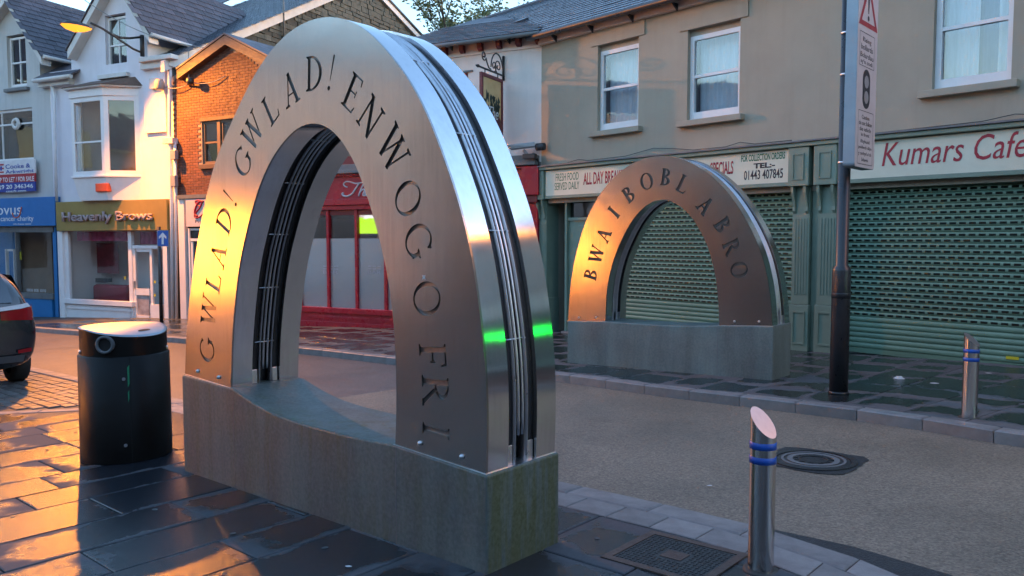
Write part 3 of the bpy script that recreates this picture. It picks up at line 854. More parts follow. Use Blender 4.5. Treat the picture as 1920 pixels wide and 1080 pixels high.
# litter bin -------------------------------------------------------
bc = ground(239, 852); zb = bc.z
bin_ = thing('litter_bin', bc, 'black cylindrical litter bin with slanted steel lid at left of big arch', 'litter bin')
toc = math.atan2(-bc.y, -bc.x)                    # direction of the photographer
RB = .335
MB().lathe((bc.x, bc.y, zb), [(RB + .012, .0), (RB + .012, .02), (RB + .008, .855), (RB - .02, .87)], 48).build('bin_body', M['bin_black'], bin_)
def top_z(a, r):                                  # lid slopes and dishes towards the street side
    return 1.075 - .055 * (r / .31) ** 2 * math.cos(a - (toc + .55)) * (1 if math.cos(a - (toc + .55)) > 0 else 0)
seg = 48; dr = MB(); vs = []
for k in range(seg): vs.append(cyl_pt(bc, .326, 2 * math.pi * k / seg, zb + .84))
for k in range(seg):
    a = 2 * math.pi * k / seg; vs.append(cyl_pt(bc, .326, a, zb + top_z(a, .326) - .004))
dr.add(vs, [(k, (k + 1) % seg, seg + (k + 1) % seg, seg + k) for k in range(seg)], True)
dr.build('bin_drum', M['bin_black'], bin_)
ld = MB(); vs = []; rings = [.0001, .08, .16, .24, .30, .331]
for lay in (0, -.006):
    for r_ in rings:
        for k in range(seg):
            a = 2 * math.pi * k / seg; vs.append(cyl_pt(bc, r_, a, zb + top_z(a, r_) + lay + .004))
nr = len(rings); fs = []
for lay in (0, 1):
    for i in range(nr - 1):
        for k in range(seg):
            q = lay * nr * seg; fs.append((q + i * seg + k, q + i * seg + (k + 1) % seg, q + (i + 1) * seg + (k + 1) % seg, q + (i + 1) * seg + k))
for k in range(seg):
    a = (nr - 1) * seg; b = nr * seg + a; fs.append((a + k, a + (k + 1) % seg, b + (k + 1) % seg, b + k))
ld.add(vs, fs, True); lid = ld.build('bin_lid', M['lid_steel'], bin_)
# stub slot in the lid
aa = toc + .75; rs = .22
sl = MB(); c0 = cyl_pt(bc, rs, aa, 0)
for_pts = []
for k in range(16):
    q = 2 * math.pi * k / 16
    x = c0.x + .062 * math.cos(q) * math.cos(aa + 1.57) + .02 * math.sin(q) * math.cos(aa); y = c0.y + .062 * math.cos(q) * math.sin(aa + 1.57) + .02 * math.sin(q) * math.sin(aa)
    r_ = math.hypot(x - bc.x, y - bc.y); an = math.atan2(y - bc.y, x - bc.x); for_pts.append((x, y, zb + top_z(an, r_) + .0055))
sl.add(for_pts, [tuple(range(16))]); sl.build('stub_slot', M['bin_hole'], lid)
def ring_on(c, r, ang, z, r1, r2, depth, seg=20):
    """a round collar on a vertical cylinder"""
    o = Vector((math.cos(ang), math.sin(ang), 0)); t = Vector((-o.y, o.x, 0)); b = MB(); base = Vector((c.x, c.y, z)) + o * r
    vs = []
    for rr, d in ((r1, 0), (r1, depth), (r2, depth), (r2, -.02)):
        for k in range(seg):
            q = 2 * math.pi * k / seg
            # follow the cylinder
            s_ = rr * math.cos(q); dz = rr * math.sin(q)
            vs.append(base + o * (d - (r - math.sqrt(max(0, r * r - s_ * s_)))) + t * s_ + Vector((0, 0, dz)))
    fs = [(i * seg + k, i * seg + (k + 1) % seg, (i + 1) * seg + (k + 1) % seg, (i + 1) * seg + k) for i in range(3) for k in range(seg)]
    b.add(vs, fs, True); return b, [base + o * (.004 - (r - math.sqrt(max(0, r * r - (r2 * math.cos(2 * math.pi * k / seg)) ** 2)))) + t * (r2 * math.cos(2 * math.pi * k / seg)) + Vector((0, 0, r2 * math.sin(2 * math.pi * k / seg))) for k in range(seg)]
ha = toc - .42
b, hole = ring_on(bc, .326, ha, zb + .965, .072, .052, .022)
b.build('mouth_ring', M['lead_grey'], bin_)
MB().add(hole, [tuple(range(len(hole)))]).build('mouth_hole', M['bin_hole'], bin_)
sa = toc + .10
sb = MB(); sb.add([cyl_pt(bc, RB + .0135, sa - .006, zb + .01), cyl_pt(bc, RB + .0135, sa + .006, zb + .01), cyl_pt(bc, RB + .0135 - .004, sa + .006, zb + .86), cyl_pt(bc, RB + .0135 - .004, sa - .006, zb + .86)], [(0, 1, 2, 3)])
sb.build('door_seam', M['bin_hole'], bin_)
for z in (.69, .16):
    q = cyl_pt(bc, RB + .009, sa - .13, zb + z); o = Vector((math.cos(sa - .13), math.sin(sa - .13), 0))
    MB().tube([q, q + o * .012], .013, 10).build('door_lock', M['rod_steel'], bin_)
for z0, z1, w in ((.62, .80, .018), (.50, .60, .012)):
    sb = MB(); sb.add([cyl_pt(bc, RB + .0125, sa - .05, zb + z0), cyl_pt(bc, RB + .0125, sa - .05 + w * 2, zb + z0 + .03), cyl_pt(bc, RB + .0125, sa - .05 + w * 2.3, zb + z1), cyl_pt(bc, RB + .0125, sa - .05 - .004, zb + z1 - .02)], [(0, 1, 2, 3)])
    sb.build('green_reflection', M['reflection_green'], bin_)  # green signal light mirrored in the bin, painted on as flat patches
for da in (-1.35, 1.35):
    q = cyl_pt(bc, RB - .01, toc + da, zb + .875)
    MB().tube([q, q + Vector((0, 0, .03))], .012, 8).build('hinge_pin', M['rod_steel'], bin_)

# bollards ---------------------------------------------------------
def bollard(base, h_hi, h_lo, r, slope_dir, bands, label):
    b = thing('bollard', base, label, 'bollard', 'steel bollards at the kerbs')
    seg = 40; mb = MB(); vs = []
    def tz(a): return base.z + (h_hi + h_lo) / 2 - (h_hi - h_lo) / 2 * math.cos(a - slope_dir)
    for k in range(seg): vs.append(cyl_pt(base, r, 2 * math.pi * k / seg, base.z - .1))
    for k in range(seg):
        a = 2 * math.pi * k / seg; vs.append(cyl_pt(base, r, a, tz(a)))
    mb.add(vs, [(k, (k + 1) % seg, seg + (k + 1) % seg, seg + k) for k in range(seg)], True)
    mb.build('bollard_tube', M['bollard_steel'], b)
    cp = MB(); cp.add([cyl_pt(base, r - .0005, 2 * math.pi * k / seg, tz(2 * math.pi * k / seg) - .0015) for k in range(seg)], [tuple(range(seg))]); cp.build('bollard_cap', M['lid_steel'], b)
    for z0, z1 in bands:
        MB().lathe((base.x, base.y, base.z), [(r - .001, z0), (r + .0018, z0 + .001), (r + .0018, z1 - .001), (r - .001, z1)], seg).build('reflective_band', M['blue_tape'], b)
    MB().lathe((base.x, base.y, base.z), [(r + .022, -.02), (r + .022, .004), (r + .001, .006)], seg).build('base_collar', M['joint_mortar'], b)
    return b
b1 = ground(1426, 1068); D1 = b1.y
toc1 = math.atan2(-b1.y, -b1.x)
bollard(b1, .80, .665, .062, toc1 + .9, [(.605, .640), (.535, .570)], 'near steel bollard with slanted top and two blue bands')
b2 = ground(1817, 783, FPZ); toc2 = math.atan2(-b2.y, -b2.x)
bollard(b2, .745, .635, .062, toc2 + 1.2, [(.575, .608), (.50, .532)], 'far steel bollard on wet pavement before the cafe shutter')

# warning sign on a dark post --------------------------------------
sp = ground(1572, 738, FPZ)
sg = thing('sign_post', sp, 'tall black post carrying a long white warning sign plate', 'road sign')
MB().lathe((sp.x, sp.y, sp.z), [(.092, -.1), (.092, 1.28), (.085, 1.31), (.062, 1.34), (.060, 4.9)], 28).build('post', M['pole_black'], sg)
MB().lathe((sp.x, sp.y, sp.z), [(.101, .0), (.101, .02), (.093, .03)], 28).build('post_collar', M['pole_black'], sg)
MB().lathe((sp.x, sp.y, sp.z), [(.0945, 1.0), (.0945, 1.05), (.0925, 1.055)], 28).build('post_band', M['pole_black'], sg)
# the plate is a shallow tray fixed to the post, facing left of the camera line
def lettering(fr, body, u0, u1, z0, z1, n, m, parent, name='lettering', shear=0.0, ext=.002, bold=0.0, fit=True):
    """a line of raised lettering filling a rectangle of a wall plane"""
    cu = bpy.data.curves.new('lettering', 'FONT'); cu.body = body; cu.shear = shear; cu.offset = bold; cu.resolution_u = 3
    ob = bpy.data.objects.new('tmp', cu); col.objects.link(ob)
    bpy.context.view_layer.update(); dg = bpy.context.evaluated_depsgraph_get()
    me = bpy.data.meshes.new_from_object(ob.evaluated_get(dg)); bpy.data.objects.remove(ob); bpy.data.curves.remove(cu)
    xs = [v.co.x for v in me.vertices]; ys = [v.co.y for v in me.vertices]
    if not xs: return None
    ax, bx, ay, by = min(xs), max(xs), min(ys), max(ys)
    bm = bmesh.new(); bm.from_mesh(me)
    r = bmesh.ops.extrude_face_region(bm, geom=bm.faces[:])
    top = [e for e in r['geom'] if isinstance(e, bmesh.types.BMVert)]
    tops = set(top)
    for v in bm.verts:
        u = u0 + (v.co.x - ax) / (bx - ax) * (u1 - u0); z = z0 + (v.co.y - ay) / (by - ay) * (z1 - z0)
        v.co = fr.P(u, n + (ext if v in tops else -.001), z)
    bmesh.ops.recalc_face_normals(bm, faces=bm.faces); bm.to_mesh(me); bm.free(); me.materials.clear(); me.materials.append(m); me.name = name
    return link(name, me, parent)
def letters_px(fr, body, x0, y0, x1, y1, n, m, parent, **k):
    """y0/y1 rows read at x0"""
    u0, z1 = fr.uz(x0, y0, n); z0 = fr.z(x0, y1, n); u1 = fr.u(x1, (y0 + y1) / 2, n)
    return lettering(fr, body, u0, u1, z0, z1, n, m, parent, **k)

SF = Frame(sp.x, sp.y, .671, .741)
off = .20
su0 = SF.u(1605, 200, off); su1 = SF.u(1642, 200, off)
sz0 = SF.z(1603, 312, off); sz1 = SF.z(1610, -60, off)
W = su1 - su0
def rounded(u0, u1, z0, z1, r, seg=5):
    out = []
    for cx, cz, a0 in ((u1 - r, z0 + r, -90), (u1 - r, z1 - r, 0), (u0 + r, z1 - r, 90), (u0 + r, z0 + r, 180)):
        for k in range(seg + 1):
            a = R(a0 + 90 * k / seg); out.append((cx + r * math.cos(a), cz + r * math.sin(a)))
    return out
back = Vector((-SF.n.x, -SF.n.y, 0))
MB().prism([SF.P(u, off - .004, z) for u, z in rounded(su0, su1, sz0, sz1, .035)], back * .11).build('sign_tray', M['sign_grey'], sg)
MB().prism([SF.P(u, off, z) for u, z in rounded(su0 + .003, su1 - .003, sz0 + .003, sz1 - .003, .034)], back * .0035).build('sign_face', M['sign_white'], sg)
for z in (sz0 + .06, (sz0 + sz1) / 2, sz1 - .1, sz0 + (sz1 - sz0) * .72):
    mb = MB(); mb.lathe((sp.x, sp.y, z), [(.064, 0), (.066, .003), (.066, .017), (.064, .02)], 20); mb.box(SF, -.01, .01, .05, off - .1, z + .002, z + .018); mb.build('clamp', M['rod_steel'], sg)
def sz(py): return SF.z(1606, py, off)
def su(f): return su0 + W * f
def frame_lines(poly, w, m, name):
    """an outline drawn with a band of width w"""
    c = Vector((sum(p[0] for p in poly) / len(poly), sum(p[1] for p in poly) / len(poly)))
    inn = [(p[0] + (w if p[0] < c.x else -w), p[1] + (w if p[1] < c.y else -w)) for p in poly]
    n_ = len(poly); mb = MB()
    mb.add([SF.P(u, off + .0012, z) for u, z in poly] + [SF.P(u, off + .0012, z) for u, z in inn], [(i, (i + 1) % n_, n_ + (i + 1) % n_, n_ + i) for i in range(n_)])
    return mb.build(name, m, sg)
frame_lines(rounded(su(.10), su(.84), sz(118), sz(52), .012), .006, M['letter_dark'], 'text_border')
frame_lines(rounded(su(.12), su(.88), sz(306), sz(203), .012), .006, M['letter_dark'], 'text_border')
# red warning triangle, its base near the frame's top edge
tz0, tz1 = sz(40), sz(40) + .62 * W * 1.75
ou = [(su(.03), tz0), (su(.97), tz0), (su(.5), tz0 + W * .82)]; inn = [(su(.17), tz0 + W * .085), (su(.83), tz0 + W * .085), (su(.5), tz0 + W * .64)]
mb = MB(); mb.add([SF.P(u, off + .0015, z) for u, z in ou + inn], [(0, 1, 4, 3), (1, 2, 5, 4), (2, 0, 3, 5)]); mb.build('warning_triangle', M['sign_red'], sg)
mb = MB(); c_ = su(.5); zz = tz0 + W * .16
mb.add([SF.P(c_ + W * .045 * math.cos(2 * math.pi * k / 12), off + .0012, zz + W * .045 * math.sin(2 * math.pi * k / 12)) for k in range(12)], [tuple(range(12))]); mb.build('exclamation_dot', M['letter_dark'], sg)
mb = MB(); mb.add([SF.P(u, off + .0012, z) for u, z in ((c_ - W * .018, zz + W * .08), (c_ + W * .018, zz + W * .08), (c_ + W * .05, zz + W * .40), (c_ - W * .05, zz + W * .40))], [(0, 1, 2, 3)]); mb.build('exclamation_stroke', M['letter_dark'], sg)
for t_, a, b, x0, x1 in (('Rising', 61, 73, .26, .68), ('bollards', 75, 86, .18, .76), ('Bolardiau', 91, 101, .15, .80), ("sy'n codi", 104, 115, .17, .76),
                         ('Caution', 211, 219, .30, .68), ('do not follow', 222, 231, .17, .82), ('the vehicle', 234, 242, .2, .78), ('in front', 245, 252, .28, .70),
                         ('Rhybudd', 258, 267, .27, .72), ('peidiwch dilyn', 270, 278, .17, .83), ("y cerbyd o'ch", 281, 290, .17, .82), ('blaen', 293, 300, .34, .66)):
    lettering(SF, t_, su(x0), su(x1), sz(b), sz(a), off, M['letter_dark'], sg, ext=.001, bold=.008)
mb = MB()
mb.prism([SF.P(u, off + .002, z) for u, z in rounded(su(.30), su(.66), sz(198), sz(122), W * .17, 8)], back * .0015); mb.build('signal_symbol', M['letter_dark'], sg)
for py in (146, 176):
    mb = MB(); mb.add([SF.P(su(.48) + W * .11 * math.cos(2 * math.pi * k / 16), off + .003, sz(py) + W * .11 * math.sin(2 * math.pi * k / 16)) for k in range(16)], [tuple(range(16))]); mb.build('signal_disc', M['plastic_grey'], sg)

# covers in the ground ---------------------------------------------
GX = Vector((KP.x, KP.y, zg(KP.x, KP.y))).normalized(); GZ = Vector((-GB, -GC, 1)).normalized(); GY = GZ.cross(GX)
def gmat(c, rot=0): return Matrix.Translation(c) @ Matrix((GX, GY, GZ)).transposed().to_4x4() @ Matrix.Rotation(rot, 4, 'Z')
mc = ground(1525, 863, -.034)
mh = thing('manhole_cover', mc, 'round iron manhole cover set in a dark patch of the road', 'manhole cover')
T = gmat(mc)
def gpts(T, pts): return [T @ Vector(p) for p in pts]
mb = MB(); pr = random.Random(3); hexp = []
for k in range(28):
    a = 2 * math.pi * k / 28; rr = (.31 / max(abs(math.cos(a)), abs(math.sin(a)))) ** .9 * .95 + pr.uniform(-.02, .02); hexp.append((min(.34, max(-.34, rr * math.cos(a))) + pr.uniform(-.015, .015), min(.33, max(-.33, rr * math.sin(a))) + pr.uniform(-.015, .015), .001))
mb.add(gpts(T, hexp), [tuple(range(28))]); mb.build('tarmac_patch', M['tarmac_dark'], mh)
def disc(r0, r1, z0, z1, seg=40):
    b = MB(); v = []
    for r_, z in ((r0, z0), (r0, z1), (r1, z1), (r1, z0)):
        v += [T @ Vector((r_ * math.cos(2 * math.pi * k / seg), r_ * math.sin(2 * math.pi * k / seg), z)) for k in range(seg)]
    b.add(v, [(i * seg + k, i * seg + (k + 1) % seg, (i + 1) * seg + (k + 1) % seg, (i + 1) * seg + k) for i in range(3) for k in range(seg)]); return b
disc(.27, .31, .001, .009).build('cover_frame', M['cover_iron'], mh)
disc(.0005, .262, .001, .004).build('cover_plate', M['cover_iron'], mh)
disc(.15, .19, .003, .010).build('cover_rib', M['lead_grey'], mh)
disc(.10, .112, .003, .009).build('cover_rib', M['cover_iron'], mh)
disc(.215, .235, .003, .010).build('cover_rib', M['lead_grey'], mh)
for k in range(12):
    a = 2 * math.pi * k / 12; b = MB(); c = [(.118, -.016), (.145, -.016), (.145, .016), (.118, .016)]
    v = [T @ (Matrix.Rotation(a, 4, 'Z') @ Vector((x, y, z))) for z in (.003, .009) for x, y in c]; b.hexa(v); b.build('cover_stud', M['cover_iron'], mh)
ac = ground(1265, 1043, .001)
av = thing('access_cover', ac, 'square iron access cover with rusty frame in near pavement', 'access cover')
TA = gmat(ac)
def fl(b, T, x0, x1, y0, y1, z0, z1): b.hexa([T @ Vector(v) for v in ((x0, y0, z0), (x1, y0, z0), (x1, y1, z0), (x0, y1, z0), (x0, y0, z1), (x1, y0, z1), (x1, y1, z1), (x0, y1, z1))])
for x0, x1, y0, y1 in ((-.29, .29, -.25, -.205), (-.29, .29, .205, .25), (-.29, -.245, -.205, .205), (.245, .29, -.205, .205)):
    b = MB(); fl(b, TA, x0, x1, y0, y1, -.02, .0065); b.build('cover_frame', M['cover_rust'], av)
b = MB(); fl(b, TA, -.241, .241, -.201, .201, -.02, .0035); b.build('cover_plate', M['cover_iron'], av)
b = MB(); fl(b, TA, -.06, .06, -.05, .05, .003, .0065); b.build('maker_panel', M['cover_rust'], av)
b = MB()
for i in range(18):
    for j in range(15):
        x, y = -.225 + i * .0264, -.186 + j * .0264
        if abs(x) < .075 and abs(y) < .065: continue
        s_, c_ = (.009, .0035) if (i + j) % 2 else (.0035, .009)
        fl(b, TA, x - s_, x + s_, y - c_, y + c_, .003, .0062)
tag(b.build('tread_studs', M['cover_iron'], av), kind='stuff')

# litter ------------------------------------------------------------
def scrap(px, py, offz, r, label, seed, flat=False):
    c = ground(px, py, offz); rr = random.Random(seed); b = MB(); n_ = 10; v = [c + Vector((0, 0, .006 if flat else .03))]
    for ring, f, h in ((0, .55, .022), (1, 1, .004)):
        for k in range(n_):
            a = 2 * math.pi * k / n_; q = r * f * rr.uniform(.7, 1.2)
            v.append(c + Vector((q * math.cos(a), q * .7 * math.sin(a), (.004 if flat else h * rr.uniform(.3, 1.6)))))
    fs = [(0, 1 + k, 1 + (k + 1) % n_) for k in range(n_)] + [(1 + k, 1 + n_ + k, 1 + n_ + (k + 1) % n_, 1 + (k + 1) % n_) for k in range(n_)]
    b.add(v, fs); o = b.build('litter_paper', M['paper_white'], keep=True); tag(o, label, 'litter', 'paper scraps on the ground')
scrap(1685, 710, FPZ, .075, 'crumpled white paper wrapper on wet slabs below the cafe shutter', 1)
scrap(1753, 719, FPZ, .05, 'small flat white scrap of paper right of the crumpled wrapper', 2, True)
scrap(1853, 700, FPZ, .04, 'white scrap close to the shutter behind the far bollard', 3, True)
scrap(1331, 911, -.03, .02, 'tiny white scrap lying on the buff road', 4, True)
scrap(653, 1063, .003, .018, 'tiny white gum spot on slabs before the big plinth', 5, True)

# blue one way sign -------------------------------------------------
ow = ground(303, 612, FPZ)
os_ = thing('one_way_sign', ow, 'small blue one way sign with white arrow on thin post', 'road sign')
OF = Frame(ow.x, ow.y, 1, -.35)
MB().lathe((ow.x, ow.y, ow.z), [(.045, -.1), (.045, OF.z(303, 425) - ow.z)], 14).build('post', M['pole_black'], os_)
mb = MB(); mb.pbox(OF, 294, 432, 316, 462, .045, .06); mb.build('sign_plate', M['sign_grey'], os_)
mb = MB(); mb.pbox(OF, 294.8, 432.8, 315.2, 461.2, .06, .064); mb.build('sign_face', M['sign_blue'], os_)
def ap(x, y):
    u, z = OF.uz(x, y, .066); return OF.P(u, .067, z)
mb = MB(); mb.prism([ap(*p) for p in ((303, 458), (307, 458), (307, 444), (312, 448), (312, 443.5), (305, 435.5), (298, 443.5), (298, 448), (303, 444))], Vector((-OF.n.x, -OF.n.y, 0)) * .002); mb.build('arrow', M['letter_white'], os_)

# street lamps -------------------------------------------------------
def lamp(head, root_pt, energy, label, post_h=.6, aim=None, cone=150):
    """a sodium lantern on a scrolled double arm bracket"""
    head = Vector(head); root_pt = Vector(root_pt)
    t = thing('street_lamp', root_pt, label, 'street lamp', 'sodium street lamps')
    MB().tube([root_pt + Vector((0, 0, -post_h)), root_pt], .06, 12).build('bracket_post', M['dark_iron'], t)
    d = (head - root_pt); h = Vector((d.x, d.y, 0)); L = h.length; h.normalize()
    up = [root_pt + h * (L * f) + Vector((0, 0, z)) for f, z in ((0, -.05), (.2, -.13), (.35, -.15), (.5, -.08), (.65, .05), (.82, .15))]
    up = [p + Vector((0, 0, d.z * f)) for p, f in zip(up, (0, .2, .35, .5, .65, .82))]
    MB().tube(up, .032, 8).build('bracket_arm', M['dark_iron'], t)
    lo = [root_pt + h * (L * f) + Vector((0, 0, z + d.z * f)) for f, z in ((0, -post_h + .1), (.15, -.42), (.3, -.28), (.45, -.13), (.6, 0))]
    MB().tube(lo, .032, 8).build('bracket_brace', M['dark_iron'], t)
    side = Vector((-h.y, h.x, 0))
    def shell_(z0, z1, s_):
        vs = []
        prof = ((-.32, .06, .04), (-.15, .15, .13), (.08, .20, .18), (.30, .16, .13), (.44, .05, .03))
        for x, w, hh in prof:
            for k in range(7):
                a = math.pi * k / 6; vs.append(head + h * x + side * (w * math.cos(a)) + Vector((0, 0, s_ * hh * math.sin(a))))
        n_ = 7; return vs, [(i * n_ + k, i * n_ + k + 1, (i + 1) * n_ + k + 1, (i + 1) * n_ + k) for i in range(4) for k in range(6)]
    MB().add(*shell_(0, 0, .8), True).build('lantern_hood', M['dark_iron'], t)
    MB().add(*shell_(0, 0, -.9), True).build('lantern_bowl', M['sodium_glow'], t)
    ld_ = bpy.data.lights.new('lamp_light', 'SPOT' if aim else 'POINT'); ld_.energy = energy; ld_.color = (1.0, .31, .02); ld_.shadow_soft_size = .1
    lo_ = bpy.data.objects.new('lamp_light', ld_); col.objects.link(lo_); lo_.parent = t; lo_.matrix_parent_inverse = WORLD[t.name].inverted(); lo_.location = head + Vector((0, 0, -.20))
    if aim:                                      # the lantern's reflector throws the light over the street
        ld_.spot_size = R(cone); ld_.spot_blend = .45; lo_.rotation_euler = Vector(aim).to_track_quat('-Z', 'Y').to_euler()
    return t
WF = Frame(-11.85, 23.8, .9056, -.424)
u_, z_ = WF.uz(266, 66, .12)
rp = WF.P(u_, .12, z_)
n_off = 1.75
hu, hz = WF.uz(147, 50, n_off)
LAMP_E = 400
lamp(WF.P(hu, n_off, hz), rp, LAMP_E, 'lit orange street lamp on bracket of the white gabled house', aim=(.4, -.5, -.77), cone=129)
# ================================================================== BUILDINGS
def wall(fr, parent, name, m, u0, u1, z0, z1, holes=(), rev=.16, gable=None, n=0.0):
    """street wall with real openings and reveals; gable = extra (u, z) points above z1"""
    mb = MB()
    us = sorted(set([u0, u1] + [h[0] for h in holes] + [h[1] for h in holes])); zs = sorted(set([z0, z1] + [h[2] for h in holes] + [h[3] for h in holes]))
    us = [u for u in us if u0 - 1e-6 <= u <= u1 + 1e-6]; zs = [z for z in zs if z0 - 1e-6 <= z <= z1 + 1e-6]
    for a, b in zip(us, us[1:]):
        for c, d in zip(zs, zs[1:]):
            mu, mz = (a + b) / 2, (c + d) / 2
            if any(h[0] < mu < h[1] and h[2] < mz < h[3] for h in holes): continue
            mb.add([fr.P(a, n, c), fr.P(b, n, c), fr.P(b, n, d), fr.P(a, n, d)], [(0, 1, 2, 3)])
    for a, b, c, d in holes:
        f = [(a, c), (b, c), (b, d), (a, d)]
        for i in range(4):
            p, q = f[i], f[(i + 1) % 4]
            mb.add([fr.P(p[0], n, p[1]), fr.P(q[0], n, q[1]), fr.P(q[0], n - rev, q[1]), fr.P(p[0], n - rev, p[1])], [(0, 1, 2, 3)])
    if gable:
        mb.add([fr.P(u, n, z) for u, z in gable], [tuple(range(len(gable)))])
    return mb.build(name, m, parent)
def curtain(fr, parent, u0, u1, z0, z1, n, m, name='curtain', amp=.02, per=.09):
    mb = MB(); k = max(8, int((u1 - u0) / per * 6)); vs = []
    for i in range(k + 1):
        u = u0 + (u1 - u0) * i / k; d = amp * math.sin(2 * math.pi * (u - u0) / per + .6 * math.sin(u * 9))
        vs += [fr.P(u, n + d, z0), fr.P(u, n + d * .6, z1)]
    mb.add(vs, [(2 * i, 2 * i + 2, 2 * i + 3, 2 * i + 1) for i in range(k)], True); return mb.build(name, m, parent)
def sash(fr, parent, u0, u1, z0, z1, n, m, split=.5, mull=0, fw=.06, glassm='pane_glass', cur=None, back='room_dark', label=None, rooms=True, bottom=.1):
    """sash window: outer frame, meeting rail, bars, two panes, room behind. n = depth of the frame's face"""
    mb = MB(); d = .07
    mb.box(fr, u0, u0 + fw, n - d, n, z0, z1); mb.box(fr, u1 - fw, u1, n - d, n, z0, z1)
    mb.box(fr, u0 + fw, u1 - fw, n - d, n - .002, z1 - fw, z1); mb.box(fr, u0 + fw, u1 - fw, n - d, n - .002, z0, z0 + bottom)
    w = mb.build('window', m, parent)
    if label: w['label'] = label
    zm = z0 + bottom + (z1 - fw - z0 - bottom) * split
    if split > 0:
        mb = MB(); mb.box(fr, u0 + fw, u1 - fw, n - d + .01, n - .008, zm - .025, zm + .025); mb.build('meeting_rail', m, w)
    for i in range(mull):
        uc = u0 + fw + (u1 - u0 - 2 * fw) * (i + 1) / (mull + 1)
        mb = MB(); mb.box(fr, uc - .016, uc + .016, n - d + .012, n - .012, z0 + bottom, z1 - fw); mb.build('glazing_bar', m, w)
    if split > 0:
        for a, b, dn in ((zm, z1 - fw, -.03), (z0 + bottom, zm, -.045)):
            mb = MB(); mb.box(fr, u0 + fw, u1 - fw, n + dn - .004, n + dn, a, b); mb.build('pane', M[glassm], w)
    else:
        mb = MB(); mb.box(fr, u0 + fw, u1 - fw, n - .034, n - .03, z0 + bottom, z1 - fw); mb.build('pane', M[glassm], w)
    if cur: cur(w)
    if rooms:
        mb = MB(); b = 1.2
        A = [fr.P(u0 + .01, n - d - .002, z0), fr.P(u1 - .01, n - d - .002, z0), fr.P(u1 - .01, n - d - .002, z1), fr.P(u0 + .01, n - d - .002, z1)]; B = [p - Vector((fr.n.x, fr.n.y, 0)) * b for p in A]
        mb.add(A + B, [(4, 5, 6, 7), (0, 1, 5, 4), (1, 2, 6, 5), (2, 3, 7, 6), (3, 0, 4, 7)]); mb.build('room', M[back], w)
    return w
def part_box(name, m, parent, fr, u0, u1, n0, n1, z0, z1, bevel=0, label=None):
    mb = MB(); mb.box(fr, u0, u1, n0, n1, z0, z1); o = mb.build(name, m, parent, bevel)
    if label: o['label'] = label
    return o
def part_px(name, m, parent, fr, x0, y0, x1, y1, n0, n1, bevel=0, label=None):
    mb = MB(); mb.pbox(fr, x0, y0, x1, y1, n0, n1); o = mb.build(name, m, parent, bevel)
    if label: o['label'] = label
    return o
def rect(fr, x0, y0, x1, y1, n=0):
    u0, z1 = fr.uz(x0, y0, n); return u0, fr.u(x1, (y0 + y1) / 2, n), fr.z(x0, y1, n), z1
def slates(parent, base, along, up, L, H, w, h, m, name='slate', limit=300, deck=None, clip=None, seed=1, keep_order=None):
    """lapped slates on a roof plane: base corner, unit vectors along the eave and up the slope; each nearest slate an object"""
    rr = random.Random(seed); al, upv = Vector(along).normalized(), Vector(up).normalized(); nz = al.cross(upv).normalized()
    if nz.z < 0: nz = -nz
    dk = MB(); c = [Vector(base), Vector(base) + al * L, Vector(base) + al * L + upv * H, Vector(base) + upv * H]
    if clip: c = [Vector(base) + al * a + upv * b for a, b in clip['poly']]
    dk.add([p - nz * .012 for p in c], [tuple(range(len(c)))]); roof = dk.build('roof' if deck is None else deck, M['slate_purple'], parent)
    t = .011; mm = MB(); hw = w / 2 - .004
    mm.hexa([(-hw, 0, .012), (hw, 0, .012), (hw, h * 1.5, 0), (-hw, h * 1.5, 0), (-hw, 0, .012 + t), (hw, 0, .012 + t), (hw, h * 1.5, .004), (-hw, h * 1.5, .004)])
    me = mm.mesh(name, m); cells = []
    r = 0
    while r * h < H - h * .3:
        x = (w / 2 if r % 2 else 0) - w / 2
        while x < L + w / 2:
            if 0 <= x <= L and (clip is None or clip['f'](x, r * h)): cells.append((x, r * h))
            x += w
        r += 1
    def seen(cell):
        q = Vector(base) + al * cell[0] + upv * cell[1]; d = q - Vector((0, 0, EYE))
        c_, s_ = math.cos(PITCH), math.sin(PITCH); dep = d.y * c_ - d.z * s_
        if dep <= .1: return (9, 0)
        px = d.x / dep * FPX; py = (d.z * c_ + d.y * s_) / dep * FPX
        return (0 if abs(px) < 970 and abs(py) < 550 else 1, q.length)
    cells.sort(key=seen); rest = MB()
    for i, (x, y) in enumerate(cells):
        m4 = Matrix.Translation(Vector(base) + al * x + upv * y + nz * rr.uniform(0, .004)) @ Matrix((al, upv, nz)).transposed().to_4x4() @ Matrix.Rotation(rr.uniform(-.012, .012), 4, 'Z')
        if i < limit and seen((x, y))[0] == 0: place(name, me, m4, roof)
        else: rest.add([m4 @ v.co for v in me.vertices], [tuple(p.vertices) for p in me.polygons])
    if rest.v: tag(rest.build('far_slates', m, roof), kind='stuff')
    return roof
def pipe(name, pts, r, m, parent, seg=10): return MB().tube(pts, r, seg).build(name, m, parent)
def cable(name_label, pts, r=.008, parent=None, m='cable_grey'):
    return MB().tube(pts, r, 5).build('cable', M[m], parent)

